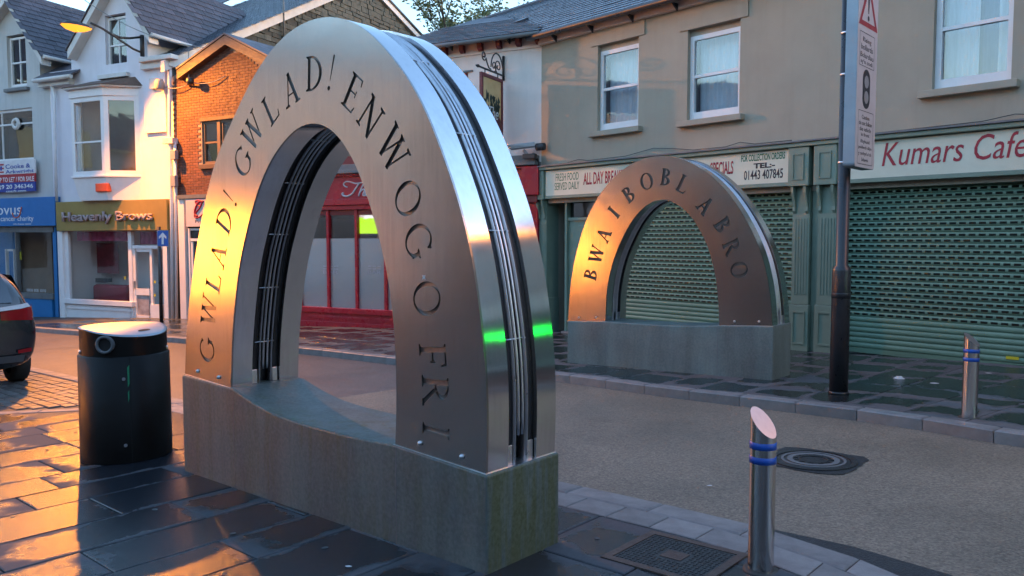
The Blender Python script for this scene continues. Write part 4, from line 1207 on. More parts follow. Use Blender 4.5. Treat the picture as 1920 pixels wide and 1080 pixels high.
# ------------------------------------------------ beige building with the two shops
RF = Frame(4.47, 11.8, .671, -.741)
uL = RF.u(1015, 300); uR = 9.5
zE = RF.z(1015, 84)
pb = RF.P((uL + uR) / 2, -3, 0); pb.z = RF.g(0)
cafe = thing('cafe_building', pb, 'beige rendered building with green shuttered cafe shopfronts', 'building')
w1, w2, w3 = rect(RF, 1121, 86, 1197, 247), rect(RF, 1290, 57, 1387, 227), rect(RF, 1754, -40, 1899, 169)
w3 = (w3[0], w3[1], w3[2], w2[3])
zS = RF.z(1030, 372)                                   # head of the shopfronts
holes = [w1, w2, w3]
wall(RF, cafe, 'wall', M['beige_render'], uL, uR, zS - .1, zE, holes, .17)
# lower wall behind the shopfronts
sh2u0 = RF.u(1586, 500); sh2z0 = RF.z(1600, 656)
part_box('inner_wall', M['shutter_dark'], cafe, RF, uL, uR, -.75, -.6, -1.2, zS)
part_box('side_wall', M['beige_render'], cafe, RF, uL + .002, uL + .2, -7, -.01, -1.2, zE)
part_box('back_wall', M['beige_render'], cafe, RF, uL, uR, -7.2, -7, -1.2, zE)
part_box('end_wall', M['beige_render'], cafe, RF, uR - .2, uR - .002, -7, -.01, -1.2, zE)
def net(frac, off=.0):
    def f(w):
        pass
    return f
for i, (h, lab) in enumerate(((w1, 'white sash window above the breakfast sign'), (w2, 'white sash window nearest the roof gutter'), (w3, 'white sash window with blue drape above the cafe name'))):
    u0, u1, z0, z1 = h; wd = u1 - u0
    def cur(w, u0=u0, u1=u1, z0=z0, z1=z1, wd=wd, i=i):
        if i == 2:
            curtain(RF, w, u0 + .05, u0 + wd * .50, z0 + .1, z1, -.30, M['net_curtain'], 'net_curtain', .02, .12)
            curtain(RF, w, u0 + wd * .74, u1 - .05, z0 + .1, z1, -.30, M['net_curtain'], 'net_curtain', .02, .12)
            curtain(RF, w, u0 + .05, u1 - .05, z0 + .1, z1, -.38, M['drape_blue'], 'drape', .02, .2)
        else:
            curtain(RF, w, u0 + .05, u0 + wd * .80, z0 + (.05 if i == 0 else .12), z1, -.30, M['net_curtain'], 'net_curtain', .018, .16)
            curtain(RF, w, u0 + wd * .82, u1 - .05, z0 + .05, z1, -.32, M['net_curtain'], 'net_curtain', .02, .1)
    sash(RF, cafe, u0 + .002, u1 - .002, z0 + .002, z1 - (.1 if i < 2 else .0), -.08, M['white_paint'], .5 if i < 2 else .5, 0, .075, cur=cur, label=lab, bottom=.14)
    if i < 2: part_box('window_head', M['beige_trim'], cafe, RF, u0 + .002, u1 - .002, -.14, -.09, z1 - .1, z1)
    part_box('window_sill', M['beige_trim'], cafe, RF, u0 - .14, u1 + .10, -.1, .12, z0 - .10, z0 - .004, .008)
    part_box('lintel', M['beige_trim'], cafe, RF, u0 - .16, u1 + .14, -.01, .022, z1 + .002, z1 + .30)
# shop fascias: cream boards in green frames
f1u0, f1u1 = RF.u(1031, 342), RF.u(1487, 308); fz1, fz0 = RF.z(1031, 320, .12), RF.z(1031, 367, .12)
f2u0 = RF.u(1580, 300)
part_box('fascia_board', M['off_white_board'], cafe, RF, f1u0, f1u1, -.02, .12, fz0, fz1, label='cream menu fascia with green and red lettering')
part_box('fascia_board', M['off_white_board'], cafe, RF, f2u0, uR, -.02, .12, fz0 - .01, fz1 + .0, label='cream fascia with red italic cafe name')
for a, b in ((f1u0 - .30, uR),):
    part_box('cornice', M['green_paint'], cafe, RF, a, b, -.02, .20, fz1 + .012, fz1 + .075, .01)
    part_box('cornice_capping', M['lead_grey'], cafe, RF, a, b, -.02, .235, fz1 + .077, fz1 + .10)
part_box('fascia_foot', M['green_paint'], cafe, RF, f1u0, f1u1, -.05, .135, fz0 - .06, fz0 - .003, .006)
part_box('fascia_foot', M['green_paint'], cafe, RF, f2u0, uR, -.05, .135, fz0 - .07, fz0 - .013, .006)
def panel_block(u0, u1, z0, z1, n, name):
    o = part_box(name, M['green_paint'], cafe, RF, u0, u1, -.02, n, z0, z1, .008)
    a, b = (u1 - u0) * .22, (z1 - z0) * .16
    for q in ((u0 + a, u1 - a, z0 + b, z0 + b + .02), (u0 + a, u1 - a, z1 - b - .02, z1 - b), (u0 + a, u0 + a + .02, z0 + b + .02, z1 - b - .02), (u1 - a - .02, u1 - a, z0 + b + .02, z1 - b - .02)):
        mb = MB(); mb.box(RF, q[0], q[1], n - .002, n + .016, q[2], q[3]); mb.build('moulding', M['green_paint'], o)
    return o
pil = [(f1u0 - .29, f1u0 - .015), (f1u1 + .01, RF.u(1527, 305)), (RF.u(1536, 305), f2u0 - .01)]
for i, (a, b) in enumerate(pil):
    zb0 = RF.g((a + b) / 2) + FPZ
    panel_block(a, b, fz0 - .07, fz1 + .008, .17, 'console_block')
    c0, c1 = a + .03, b - .03
    sh = part_box('pilaster', M['green_paint'], cafe, RF, c0, c1, -.3, .05, zb0 + .70, fz0 - .08)
    nfl = 5
    for k in range(nfl):
        uc = c0 + (c1 - c0) * (k + 1) / (nfl + 1)
        mb = MB(); mb.box(RF, uc - .012, uc + .012, .048, .058, zb0 + .85, fz0 - .55); mb.build('reeding', M['green_paint'], sh)
    for uc in (c0 + .035, c1 - .035):
        mb = MB(); vs = []
        pr = [(.05, 0), (.16, 0), (.15, -.10), (.11, -.2), (.085, -.3), (.09, -.36), (.06, -.40), (.05, -.40)]
        mb.prism([RF.P(uc - .02, n, fz0 - .075 + z) for n, z in pr], Vector((RF.d.x, RF.d.y, 0)) * .04); mb.build('bracket', M['green_paint'], sh)
    pd = part_box('pilaster_base', M['green_paint'], cafe, RF, c0 - .02, c1 + .02, -.3, .07, zb0 - .05, zb0 + .695, .006)
    a_, b_ = c0 + .03, c1 - .03
    for q in ((a_, b_, zb0 + .10, zb0 + .125), (a_, b_, zb0 + .575, zb0 + .60), (a_, a_ + .025, zb0 + .125, zb0 + .575), (b_ - .025, b_, zb0 + .125, zb0 + .575)):
        mb = MB(); mb.box(RF, q[0], q[1], .068, .086, q[2], q[3]); mb.build('moulding', M['green_paint'], pd)
part_box('recess_post', M['green_paint'], cafe, RF, pil[1][1] - .02, pil[2][0] + .02, -.5, -.02, -.6, fz0)
# lettering on the fascias
LX = dict(n=.12, parent=cafe)
def fl1(t, x0, y0, x1, y1, m, **k): letters_px(RF, t, x0, y0, x1, y1, .12, M[m], cafe, **k)
fl1('FRESH FOOD', 1042, 326, 1085, 340, 'letter_green')
fl1('SERVED DAILY', 1040, 343, 1086, 357, 'letter_green')
fl1('ALL DAY BREAKFAST', 1094, 324, 1186, 347, 'letter_red', bold=.02)
fl1('SPECIALS', 1332, 305, 1375, 329, 'letter_red', bold=.02)
fl1('FOR COLLECTION ORDERS', 1390, 291.5, 1472, 304, 'letter_green', bold=.02)
fl1('TEL:-', 1413, 306.5, 1453, 316.5, 'letter_dark', bold=.04)
fl1('01443 407845', 1395, 320.5, 1468, 338, 'letter_dark', bold=.015)
# "Kumars Cafe" in red italic
ku0 = RF.u(1654, 290, .12); ku1 = ku0 + (RF.u(1918, 275, .12) - ku0) * 1.03
lettering(RF, 'Kumars Cafe', ku0, ku1, RF.z(1656, 312, .12), RF.z(1656, 268, .12), .12, M['letter_red'], cafe, shear=.22, ext=.004)
# roller shutters: curved perforated laths, each an object
def shutter(u0, u1, z0, z1, n, solid_low, label, seed):
    box = MB(); box.box(RF, u0, u1, n - .22, n - .2, z0, z1); sh = box.build('shutter', M['shutter_dark'], cafe); sh['label'] = label
    p = .0755; k = 0; W = u1 - u0
    def lath(shift, holes_):
        mb = MB(); prof = [(.000, 0), (.010, .006), (.016, .02), (.018, .034), (.016, .050), (.009, .064), (.0, .0725), (-.006, .0755)]
        pitch = .118; slot = .082
        def strip(a, b, r0, r1):
            for i in range(r0, r1):
                n0, h0 = prof[i]; n1, h1 = prof[i + 1]
                mb.add([RF.P(a, n0, h0), RF.P(b, n0, h0), RF.P(b, n1, h1), RF.P(a, n1, h1)], [(0, 1, 2, 3)], True)
        strip(0, W, 0, 2); strip(0, W, 4, 7)
        if not holes_: strip(0, W, 2, 4)
        else:
            a = 0; x = shift
            while x + slot < W - .03:
                strip(a, x, 2, 4); a = x + slot; x += pitch
            strip(a, W, 2, 4)
        me = mb.mesh('shutter_lath', M['shutter_green']); return me
    o = RF.P(0, 0, 0); rl = random.Random(seed)
    meshes = [lath(.04, True), lath(.099, True), lath(0, False)]
    z = z0
    while z < z1 - .02:
        me = meshes[2] if k < solid_low else meshes[k % 2]
        q = RF.P(u0, n + rl.uniform(-.002, .002), z + rl.uniform(-.001, .001)) - o; ax_ = Vector((RF.n.x, RF.n.y, 0))
        place('shutter_lath', me, Matrix.Translation(q) @ Matrix.Translation(o) @ Matrix.Rotation(rl.uniform(-.0006, .0006), 4, ax_) @ Matrix.Translation(-o), sh)
        z += p; k += 1
    b = MB(); b.box(RF, u0, u1, n - .01, n + .02, z0 - .07, z0 - .002); b.build('bottom_rail', M['shutter_green'], sh)
    for a in (u0 - .05, u1 - .01):
        b = MB(); b.box(RF, a, a + .06, n - .06, n + .035, z0 - .2, z1); b.build('guide_rail', M['green_paint'], sh)
    return sh
s1u0, s1u1 = RF.u(1150, 500), pil[1][0] - .0
shutter(s1u0, s1u1 + .0, RF.g(2) + FPZ + .14, fz0 - .16, -.12, 5, 'green perforated roller shutter behind the smaller arch', 1)
shutter(pil[2][1] + .03, uR - .1, RF.z(1600, 650, -.12), fz0 - .10, -.12, 6, 'wide green perforated roller shutter under the cafe name', 2)
part_box('shutter_sill', M['lead_grey'], cafe, RF, pil[2][1] + .03, uR, -.35, -.13, -.7, RF.z(1600, 650, -.12) - .075)
part_px('maker_label', M['yellow_label'], cafe, RF, 1886, 668, 1910, 673, -.115, -.090)
# the side door of the first shop
du0, du1 = RF.u(1064, 500, -.1), s1u0 - .06
tr0 = RF.z(1064, 412, -.1)
gnd = RF.g(du0) + FPZ
part_box('door', M['green_paint'], cafe, RF, du0, du1, -.2, -.14, gnd, tr0 - .02, label='green panelled door left of the smaller arch')
dd = cafe.children[-1]
for q in ((.2, .45, .62, .95), (.2, .45, .12, .5), (.55, .8, .62, .95), (.55, .8, .12, .5)):
    a, b = du0 + (du1 - du0) * q[0], du0 + (du1 - du0) * q[1]; c, d_ = gnd + (tr0 - gnd) * q[2], gnd + (tr0 - gnd) * q[3]
    mb = MB(); mb.box(RF, a, b, -.145, -.128, c, d_); mb.build('door_panel', M['green_paint'], dd, .008)
part_box('door_frame', M['green_paint'], cafe, RF, du0 - .06, du0 - .002, -.22, -.08, gnd, fz0 - .07)
part_box('transom', M['green_paint'], cafe, RF, du0, du1, -.22, -.10, tr0 - .018, tr0 + .04)
part_box('transom_pane', M['car_glass'], cafe, RF, du0, du1, -.19, -.18, tr0 + .04, fz0 - .07)
part_box('door_step', M['kerb_granite'], cafe, RF, du0 - .05, du1 + .05, -.3, .02, gnd - .2, gnd + .03)
# roof, gutter, wires
uV = RF.u(858, 45, -3.0)                              # the verge far left, behind the public house
A = RF.P(uV, .30, zE + .13); pitch = R(31)
upv = Vector((-RF.n.x * math.cos(pitch), -RF.n.y * math.cos(pitch), math.sin(pitch)))
slates(cafe, A, (RF.d.x, RF.d.y, 0), upv, uR - uV, 3.85, .30, .20, M['slate_wet'], limit=300, seed=4)
rt = A + upv * 3.85; dv = Vector((RF.d.x, RF.d.y, 0)) * (uR - uV)
MB().tube([rt, rt + dv], .08, 8).build('ridge_tile', M['slate_purple'], cafe)
r2 = rt + Vector((-RF.n.x, -RF.n.y, 0)) * 3.6 - Vector((0, 0, 2.2)); bk = MB(); bk.add([rt, rt + dv, r2 + dv, r2], [(0, 1, 2, 3)]); bk.build('rear_slope', M['slate_wet'], cafe)
part_box('soffit_board', M['cream_render'], cafe, RF, uL, uR, -.1, .10, zE - .02, zE + .115)
pipe('gutter', [RF.P(uL - .1, .30, zE + .09), RF.P(uR, .30, zE + .09)], .06, M['gutter_black'], cafe)
for k in range(9):
    u = uL + .5 + k * .95; mb = MB(); mb.prism([RF.P(u, .09, zE + .06), RF.P(u, .26, zE + .06), RF.P(u, .10, zE - .06)], Vector((RF.d.x, RF.d.y, 0)) * .03); mb.build('gutter_bracket', M['gutter_black'], cafe)
def sag(p, q, d, n=14):
    p, q = Vector(p), Vector(q); return [p + (q - p) * (k / n) + Vector((0, 0, -d * 4 * (k / n) * (1 - k / n))) for k in range(n + 1)]
cz = fz1 + .115
cable('', [RF.P(f1u0 + f * (f1u1 - f1u0), .05, cz + z) for f, z in ((0, 0), (.1, .01), (.16, .06), (.2, .02), (.38, .03), (.5, .12), (.58, .08), (.66, .02), (.78, .02), (.83, .07), (.88, .02), (1, .02))], .006, cafe, 'dark_iron')
cable('', [RF.P(f2u0 + f * (uR - f2u0), .05, cz + z) for f, z in ((0, 0), (.2, .02), (.24, .07), (.28, .02), (.5, .04), (1, .02))], .006, cafe, 'dark_iron')

# ------------------------------------------------ cream public house with red shopfront
Pc = RF.P(uL, 0, 0)
BF = Frame(Pc.x, Pc.y, .894, -.447)
bL = BF.u(500, 450)
zB = BF.z(1010, 66)
pub = thing('public_house', BF.P(bL / 2, -2, BF.g(bL / 2)), 'cream rendered public house with red timber shopfront', 'building')
pzS = BF.z(690, 312)
pw = rect(BF, 812, 143, 878, 232)
bU = BF.u(742, 200)
wall(BF, pub, 'wall', M['cream_render'], bU, -.001, pzS - .3, zB, [pw], .14)
sash(BF, pub, pw[0] + .002, pw[1] - .002, pw[2] + .002, pw[3] - .002, -.07, M['red_dark'], .5, 0, .07, label='upper window in dark red frame')
part_box('window_hood', M['lead_grey'], pub, BF, pw[0] - .1, pw[1] + .12, -.05, .03, pw[3] + .003, pw[3] + .04)
part_box('side_wall', M['cream_render'], pub, BF, bU + .002, bU + .2, -6, -.01, -1.5, zB - .3)
part_box('parapet', M['red_dark'], pub, BF, bL, bU - .002, -3, -.02, -1.5 + 3.6, pzS + .25)
zc = BF.z(1012, 87)
part_box('string_course', M['cream_render'], pub, BF, bU, -.01, -.02, .035, zc - .02, zc + .02)
for x, y in ((1011, 79.5), (974.5, 85.5), (938, 90.5), (903, 95), (869, 100), (837, 104), (806, 109)):
    u = BF.u(x, y); zz = zc + .02
    mb = MB(); mb.prism([BF.P(u - .05, .0, zz + .17), BF.P(u - .05, .13, zz + .17), BF.P(u - .05, .11, zz + .06), BF.P(u - .05, .05, zz + .02), BF.P(u - .05, 0, zz + .02)], Vector((BF.d.x, BF.d.y, 0)) * .10)
    mb.build('corbel', M['red_dark'], pub)
A = BF.P(bU - .3, .32, zB + .0); pitchB = R(22)
upB = Vector((-BF.n.x * math.cos(pitchB), -BF.n.y * math.cos(pitchB), math.sin(pitchB)))
Lr = -bU + .36
def meet(x):
    """how far up the slope this plane runs before the main roof rises through it"""
    y = 0.0
    while y < 4.5:
        w = A + Vector((BF.d.x, BF.d.y, 0)) * x + upB * y; nR = (w.x - RF.o.x) * RF.n.x + (w.y - RF.o.y) * RF.n.y
        if zE + .13 - (nR - .3) * math.tan(pitch) > w.z: break
        y += .05
    return y
slates(pub, A, (BF.d.x, BF.d.y, 0), upB, Lr, 3.2, .30, .20, M['slate_wet'], limit=120, seed=5, clip=dict(poly=[(0, 0), (Lr, 0)] + [(Lr * k / 12, meet(Lr * k / 12)) for k in range(12, -1, -1)], f=lambda x, y: y < meet(x) - .1))
pipe('gutter', [BF.P(bU - .3, .33, zB - .045), BF.P(.1, .33, zB - .045)], .045, M['lead_grey'], pub)
for k in range(5):
    u = -.7 - k * 1.35; mb = MB(); mb.prism([BF.P(u, .05, zB - .01), BF.P(u, .28, zB - .01), BF.P(u, .06, zB - .12)], Vector((BF.d.x, BF.d.y, 0)) * .03); mb.build('gutter_bracket', M['gutter_black'], pub)
pV = Vector(RF.P(RF.u(943, 53, -1.0), -1.0, 0)); sv = 1.3 / math.cos(pitch)
q0 = RF.P(RF.u(943, 53, -1.0), .30, zE + .13) + upv * sv
nB = Vector((RF.d.x, RF.d.y, 0)).cross(upv).normalized(); nB = nB if nB.z > 0 else -nB
mb = MB(); dv = Vector((RF.d.x, RF.d.y, 0)) * .62; uu = upv * .28
mb.hexa([q0 + nB * .012, q0 + dv + nB * .012, q0 + dv + uu + nB * .012, q0 + uu + nB * .012, q0 + nB * .09, q0 + dv + nB * .09, q0 + dv + uu + nB * .06, q0 + uu + nB * .06]); mb.build('roof_vent', M['gutter_black'], cafe)
# red shopfront
rz0 = BF.z(650, 373, .1); rz1 = BF.z(650, 334, .1)
sr = BF.u(1006, 400); sl_ = bL + .25
part_box('shop_cornice', M['lead_grey'], pub, BF, sl_ - .1, sr + .1, -.02, .30, rz1 + .09, rz1 + .17, .01)
part_box('shop_cornice', M['lead_grey'], pub, BF, sl_ - .06, sr + .06, -.02, .20, rz1 + .175, rz1 + .30, .01)
part_box('fascia_board', M['red_paint'], pub, BF, sl_, sr, -.02, .10, rz0, rz1 + .03, label='red fascia with silver script lettering')
part_box('fascia_top', M['red_paint'], pub, BF, sl_, sr, -.02, .18, rz1 + .032, rz1 + .088, .01)
zm0 = BF.z(650, 393, .06)
part_box('fascia_mould', M['red_paint'], pub, BF, sl_, sr, -.05, .13, zm0 + .10, rz0 - .003, .012)
part_box('fascia_mould', M['red_paint'], pub, BF, sl_, sr, -.05, .07, zm0, zm0 + .097, .006)
part_px('end_console', M['red_paint'], pub, BF, 977, 312, 1009, 366, -.02, .26, .01)
part_px('end_pilaster', M['red_paint'], pub, BF, 981, 378, 1008, 622, -.02, .12, .01)
part_px('end_console', M['red_dark'], pub, BF, 983, 367, 1007, 380, -.02, .2, .01)
zs1, zs0 = BF.z(650, 578, .05), BF.z(650, 588, .05)
gp = BF.g(BF.u(650)) + FPZ
part_box('window_sill', M['red_paint'], pub, BF, sl_, sr - .35, -.1, .10, zs0, zs1, .008)
part_box('stall_riser', M['red_paint'], pub, BF, sl_, sr - .35, -.1, .03, gp - .3, zs0 - .003)
for a, b in ((579, 692), (703, 790), (800, 900)):
    u0, u1 = BF.u(a, 600, .03), BF.u(b, 600, .03)
    mb = MB(); mb.box(BF, u0, u1, .028, .042, gp + .16, zs0 - .08); mb.build('riser_panel', M['red_paint'], pub, .01)
part_box('plinth_board', M['red_paint'], pub, BF, sl_, sr - .35, -.1, .05, gp - .3, gp + .10, .006)
mx = [u for u in [BF.u(x, 480, .0) for x in (513, 562.5, 615.5, 668.5, 723, 780, 838, 897, 955)]]
for u in mx:
    part_box('mullion', M['red_paint'], pub, BF, u - .035, u + .035, -.08, .02, zs1, zm0 - .002)
ztr = BF.z(650, 447, -.03)
for a, b in zip(mx, mx[1:]):
    part_box('upper_pane', M['shop_glass'], pub, BF, a + .036, b - .036, -.045, -.04, ztr, zm0 - .003)
    part_box('frosted_pane', M['frosted_glass'], pub, BF, a + .036, b - .036, -.045, -.04, zs1, ztr - .002)
    part_box('brass_rail', M['rod_steel'], pub, BF, a + .036, b - .036, -.14, -.11, BF.z(650, 523, -.1), BF.z(650, 520.5, -.1))
mb = MB(); u0, u1 = sl_, sr - .2
A_ = [BF.P(u0, -.15, gp - .2), BF.P(u1, -.15, gp - .2), BF.P(u1, -.15, zm0 + .2), BF.P(u0, -.15, zm0 + .2)]; B_ = [p - Vector((BF.n.x, BF.n.y, 0)) * 4 for p in A_]
mb.add(A_ + B_, [(4, 5, 6, 7), (0, 1, 5, 4), (1, 2, 6, 5), (2, 3, 7, 6), (3, 0, 4, 7)]); mb.build('room', M['room_warm'], pub)
# etched crests on the frosted glass
for x0, x1 in ((602, 636), (686, 716)):
    for y in (498, 503, 507):
        letters_px(BF, 'BAR' if y == 507 else '---', x0 + 4, y, x1 - 2, y + (6 if y == 507 else 2), -.038, M['plastic_grey'], pub, ext=.001)
# script name
def stroke(fr, pts, n, r, m, parent, name='lettering'):
    v = [Vector(fr.uz(*p, n)) for p in pts]; c = catmull(v, max(10, 6 * len(v)))
    return MB().tube([fr.P(p.x, n + .012, p.y) for p in c], r, 6).build(name, m, parent)
LS = M['letter_silver']
stroke(BF, [(652, 351), (647, 349), (645, 345), (649, 341), (657, 341), (668, 344), (682, 342), (694, 341)], .10, .016, LS, pub)
stroke(BF, [(674, 344), (668, 353), (661, 363), (652, 368), (645, 367), (642, 363), (645, 362)], .10, .022, LS, pub)
stroke(BF, [(683, 343), (677, 356), (673, 368), (677, 359), (682, 355), (684, 357), (681, 365), (684, 367), (687, 364)], .10, .018, LS, pub)
stroke(BF, [(687, 362), (692, 358), (691, 355), (687, 357), (685, 363), (688, 367), (693, 364)], .10, .017, LS, pub)

# ------------------------------------------------ brick building with brown gable
Pw = WF.P(WF.u(331, 450), 0, 0)
KF = Frame(Pw.x, Pw.y, .875, -.484)
kR = KF.u(505, 450)
brick = thing('brick_building', KF.P(kR / 2, -1.5, KF.g(kR / 2)), 'orange lit red brick building with brown timber gable', 'building')
apx = KF.uz(421, 80); eL = KF.uz(334, 143); eR = KF.uz(505, 122)
kz0 = KF.z(350, 366)
kw = rect(KF, 378, 228, 452, 308)
wall(KF, brick, 'wall', M['mortar_pale'], .001, kR, kz0, eL[1], [kw], .14, gable=[(.001, eL[1]), (kR, eL[1]), (kR, max(eR[1], eL[1])), apx])
sash(KF, brick, kw[0], kw[1], kw[2], kw[3], -.04, M['window_timber'], .5, 1, .07, label='brown timber sash window in the brick wall', bottom=.07)
mu = kw[0] + (kw[1] - kw[0]) * .42
part_box('window_post', M['window_timber'], brick, KF, mu - .06, mu + .06, -.1, -.02, kw[2], kw[3])
part_px('window_sill', M['brown_timber'], brick, KF, 372, 309, 458, 317, -.1, .10)
part_px('window_lintel', M['brown_timber'], brick, KF, 374, 222, 456, 228, -.05, .025)
# bricks
BW, BH = .225, .075
mbk = MB(); mbk.hexa([(-.1075, -.012, -.0325), (.1075, -.012, -.0325), (.1075, .05, -.0325), (-.1075, .05, -.0325), (-.1075, -.012, .0325), (.1075, -.012, .0325), (.1075, .05, .0325), (-.1075, .05, .0325)])
bme = mbk.mesh('brick', M['brick_red']); nb = 0; restb = MB()
rotK = Matrix.Rotation(KF.rot(), 4, 'Z')
cells = []
r = 0; z = kz0 + BH / 2
rb = random.Random(5)
while z < apx[1] - .05:
    u = .115 + (BW / 2 if r % 2 else 0)
    while u < kR - .1:
        top_ok = z < (eL[1] + (apx[1] - eL[1]) * (u / apx[0])) - .06 if u < apx[0] else z < (apx[1] + (eR[1] - apx[1]) * ((u - apx[0]) / (kR - apx[0]))) - .06
        inw = kw[0] - .1 < u < kw[1] + .1 and kw[2] - .04 < z < kw[3] + .04
        if top_ok and not inw: cells.append((u, z))
        u += BW
    z += BH; r += 1
def vis(c):      # left of the big arch's edge
    p = KF.P(c[0], 0, c[1]); return p.x / p.y
cells.sort(key=lambda c: (0 if vis(c) < -.335 else 1, vis(c) + .02 * rb.random()))
for i, (u, z) in enumerate(cells):
    m4 = Matrix.Translation(KF.P(u, rb.uniform(-.002, .003), z)) @ rotK
    if i < 300: place('brick', bme, m4, brick)
    else: restb.add([m4 @ v.co for v in bme.vertices], [tuple(p.vertices) for p in bme.polygons])
tag(restb.build('more_bricks', M['brick_red'], brick), kind='stuff')
def slanted(fr, parent, a, b, h, n0, n1, m, name):
    """a board along a sloping edge from a to b (u, z), hanging h below"""
    mb = MB(); a, b = Vector(a), Vector(b)
    mb.hexa([fr.P(a.x, n1, a.y - h), fr.P(b.x, n1, b.y - h), fr.P(b.x, n0, b.y - h), fr.P(a.x, n0, a.y - h), fr.P(a.x, n1, a.y), fr.P(b.x, n1, b.y), fr.P(b.x, n0, b.y), fr.P(a.x, n0, a.y)]); return mb.build(name, m, parent)
pk = KF.uz(421, 66, .2); l0 = KF.uz(331, 132, .2); r0 = KF.uz(510, 112, .2)
slanted(KF, brick, l0, pk, .24, -.05, .2, M['brown_timber'], 'bargeboard'); slanted(KF, brick, pk, r0, .24, -.05, .2, M['brown_timber'], 'bargeboard')
bkv = Vector((-KF.n.x, -KF.n.y, 0)) * 4
for a, b in ((l0, pk), (pk, r0)):
    mb = MB(); p, q = KF.P(a[0], .22, a[1] + .02), KF.P(b[0], .22, b[1] + .02); mb.prism([p, q, q + bkv, p + bkv], (0, 0, .05)); mb.build('roof_slope', M['slate_purple'], brick)
# its shopfront: pale sign with red script initial
part_px('shop_ledge', M['lead_grey'], brick, KF, 331, 366, 505, 373, -.02, .16)
part_px('fascia_board', M['cream_render'], brick, KF, 333, 374, 347, 600, -.02, .10)
part_px('sign_board', M['sign_white'], brick, KF, 348, 374, 470, 425, -.02, .14, label='white shop sign with red script initial')
stroke(KF, [(377, 388), (372, 385), (367, 379), (371, 376), (379, 378), (376, 388), (367, 400), (366, 407), (373, 408), (381, 402)], .14, .022, M['letter_red'], brick)
stroke(KF, [(382, 378), (375, 378), (368, 388), (366, 400), (371, 406)], .14, .03, M['sign_red'], brick)
letters_px(KF, 'Professional', 366, 413, 420, 418, .14, M['letter_dark'], brick)
gk = KF.g(1) + FPZ
part_px('shop_door_frame', M['white_paint'], brick, KF, 352, 428, 357, 604, -.02, .03)
part_px('shop_door_frame', M['white_paint'], brick, KF, 357, 447, 430, 452, -.02, .03)
part_px('shop_door_frame', M['white_paint'], brick, KF, 357, 428, 430, 432, -.02, .03)
part_px('shop_door', M['white_paint'], brick, KF, 358, 453, 363, 604, -.04, .01)
part_box('shop_pane', M['shop_glass'], brick, KF, KF.u(357), kR, -.03, -.025, gk, KF.z(357, 428))
part_box('shop_back', M['room_dark'], brick, KF, .0, kR, -.9, -.8, gk - .5, kz0)
# ------------------------------------------------ white gabled house with the brow shop
wl, wr_ = WF.u(104, 450), WF.u(331, 450)
whz = thing('white_house', WF.P((wl + wr_) / 2, -3, WF.g(-.5)), 'white rendered gabled house with bay window and mustard shop sign', 'house')
ze = WF.z(270, 112)                                   # eaves on the right
gl = WF.uz(128, 92); ap = WF.uz(208, -52); gr = WF.uz(277, 62)
dw = rect(WF, 196, 30, 237, 137)
zsh = WF.z(200, 378)
zmid = WF.z(208, 22)
wt = ze
wall(WF, whz, 'wall', M['white_render'], wl, wr_, zsh - .1, wt, [], .14)
# dormer gable: flush with the wall below
dl, dr_ = WF.u(133, 100), WF.u(276, 80)
def gable_z(u):
    return gl[1] + (ap[1] - gl[1]) * (u - gl[0]) / (ap[0] - gl[0]) if u < ap[0] else gr[1] + (ap[1] - gr[1]) * (gr[0] - u) / (gr[0] - ap[0])
mb = MB(); n0 = .0
def q4(pts): mb.add([WF.P(u, n0, z) for u, z in pts], [tuple(range(len(pts)))])
a, b, c, d_ = dw
q4([(dl, wt), (a, wt), (a, gable_z(a)), (dl, gable_z(dl))]); q4([(b, wt), (dr_, wt), (dr_, gable_z(dr_)), (b, gable_z(b))])
q4([(a, wt), (b, wt), (b, c), (a, c)]) if c > wt else None
q4([(a, d_), (b, d_), (b, gable_z(b)), (ap[0], ap[1]), (a, gable_z(a))])
for p, q in (((a, c), (b, c)), ((b, c), (b, d_)), ((b, d_), (a, d_)), ((a, d_), (a, c))):
    mb.add([WF.P(p[0], 0, p[1]), WF.P(q[0], 0, q[1]), WF.P(q[0], -.16, q[1]), WF.P(p[0], -.16, p[1])], [(0, 1, 2, 3)])
mb.build('gable_wall', M['white_render'], whz)
sash(WF, whz, dw[0], dw[1], dw[2], dw[3] - .05, -.10, M['white_paint'], .48, 1, .07, label='upper sash window in the white gable')
part_px('window_sill', M['gutter_white'], whz, WF, 182, 141, 237, 149, -.05, .12, .01)
def barge(fr, parent, a, b, h, n1, m): return slanted(fr, parent, a, b, h, -.02, n1, m, 'bargeboard')
glo, apo, gro = WF.uz(126, 94, .3), WF.uz(208, -58, .3), WF.uz(279, 62, .3)
barge(WF, whz, glo, apo, .26, .30, M['gutter_white']); barge(WF, whz, apo, gro, .26, .30, M['gutter_white'])
# dormer roof slopes, slated on the side in view
bkW = Vector((-WF.n.x, -WF.n.y, 0))
e_r = WF.P(gro[0] + .05, .34, gro[1] - .02); rg = WF.P(apo[0], .34, apo[1] + .03)
up_ = (rg - e_r); H_ = up_.length
slates(whz, e_r, bkW, up_, 5.6, H_, .36, .24, M['slate_purple'], limit=300, seed=8, deck='dormer_roof', clip=dict(poly=[(0, 0), (2.2, 0), (5.6, H_), (0, H_)], f=lambda x, y: x < 2.2 + 3.4 * y / H_))
e_l = WF.P(glo[0] - .05, .34, glo[1] - .02)
mb = MB(); mb.prism([e_l, rg, rg + bkW * 5, e_l + bkW * 5], (0, 0, .04)); mb.build('dormer_roof', M['slate_purple'], whz)
pipe('dormer_gutter', [e_r + Vector((WF.d.x, WF.d.y, 0)) * .05 + bkW * .05 + Vector((0, 0, -.03)), e_r + Vector((WF.d.x, WF.d.y, 0)) * .05 + bkW * 2.2 + Vector((0, 0, -.06))], .06, M['gutter_white'], whz)
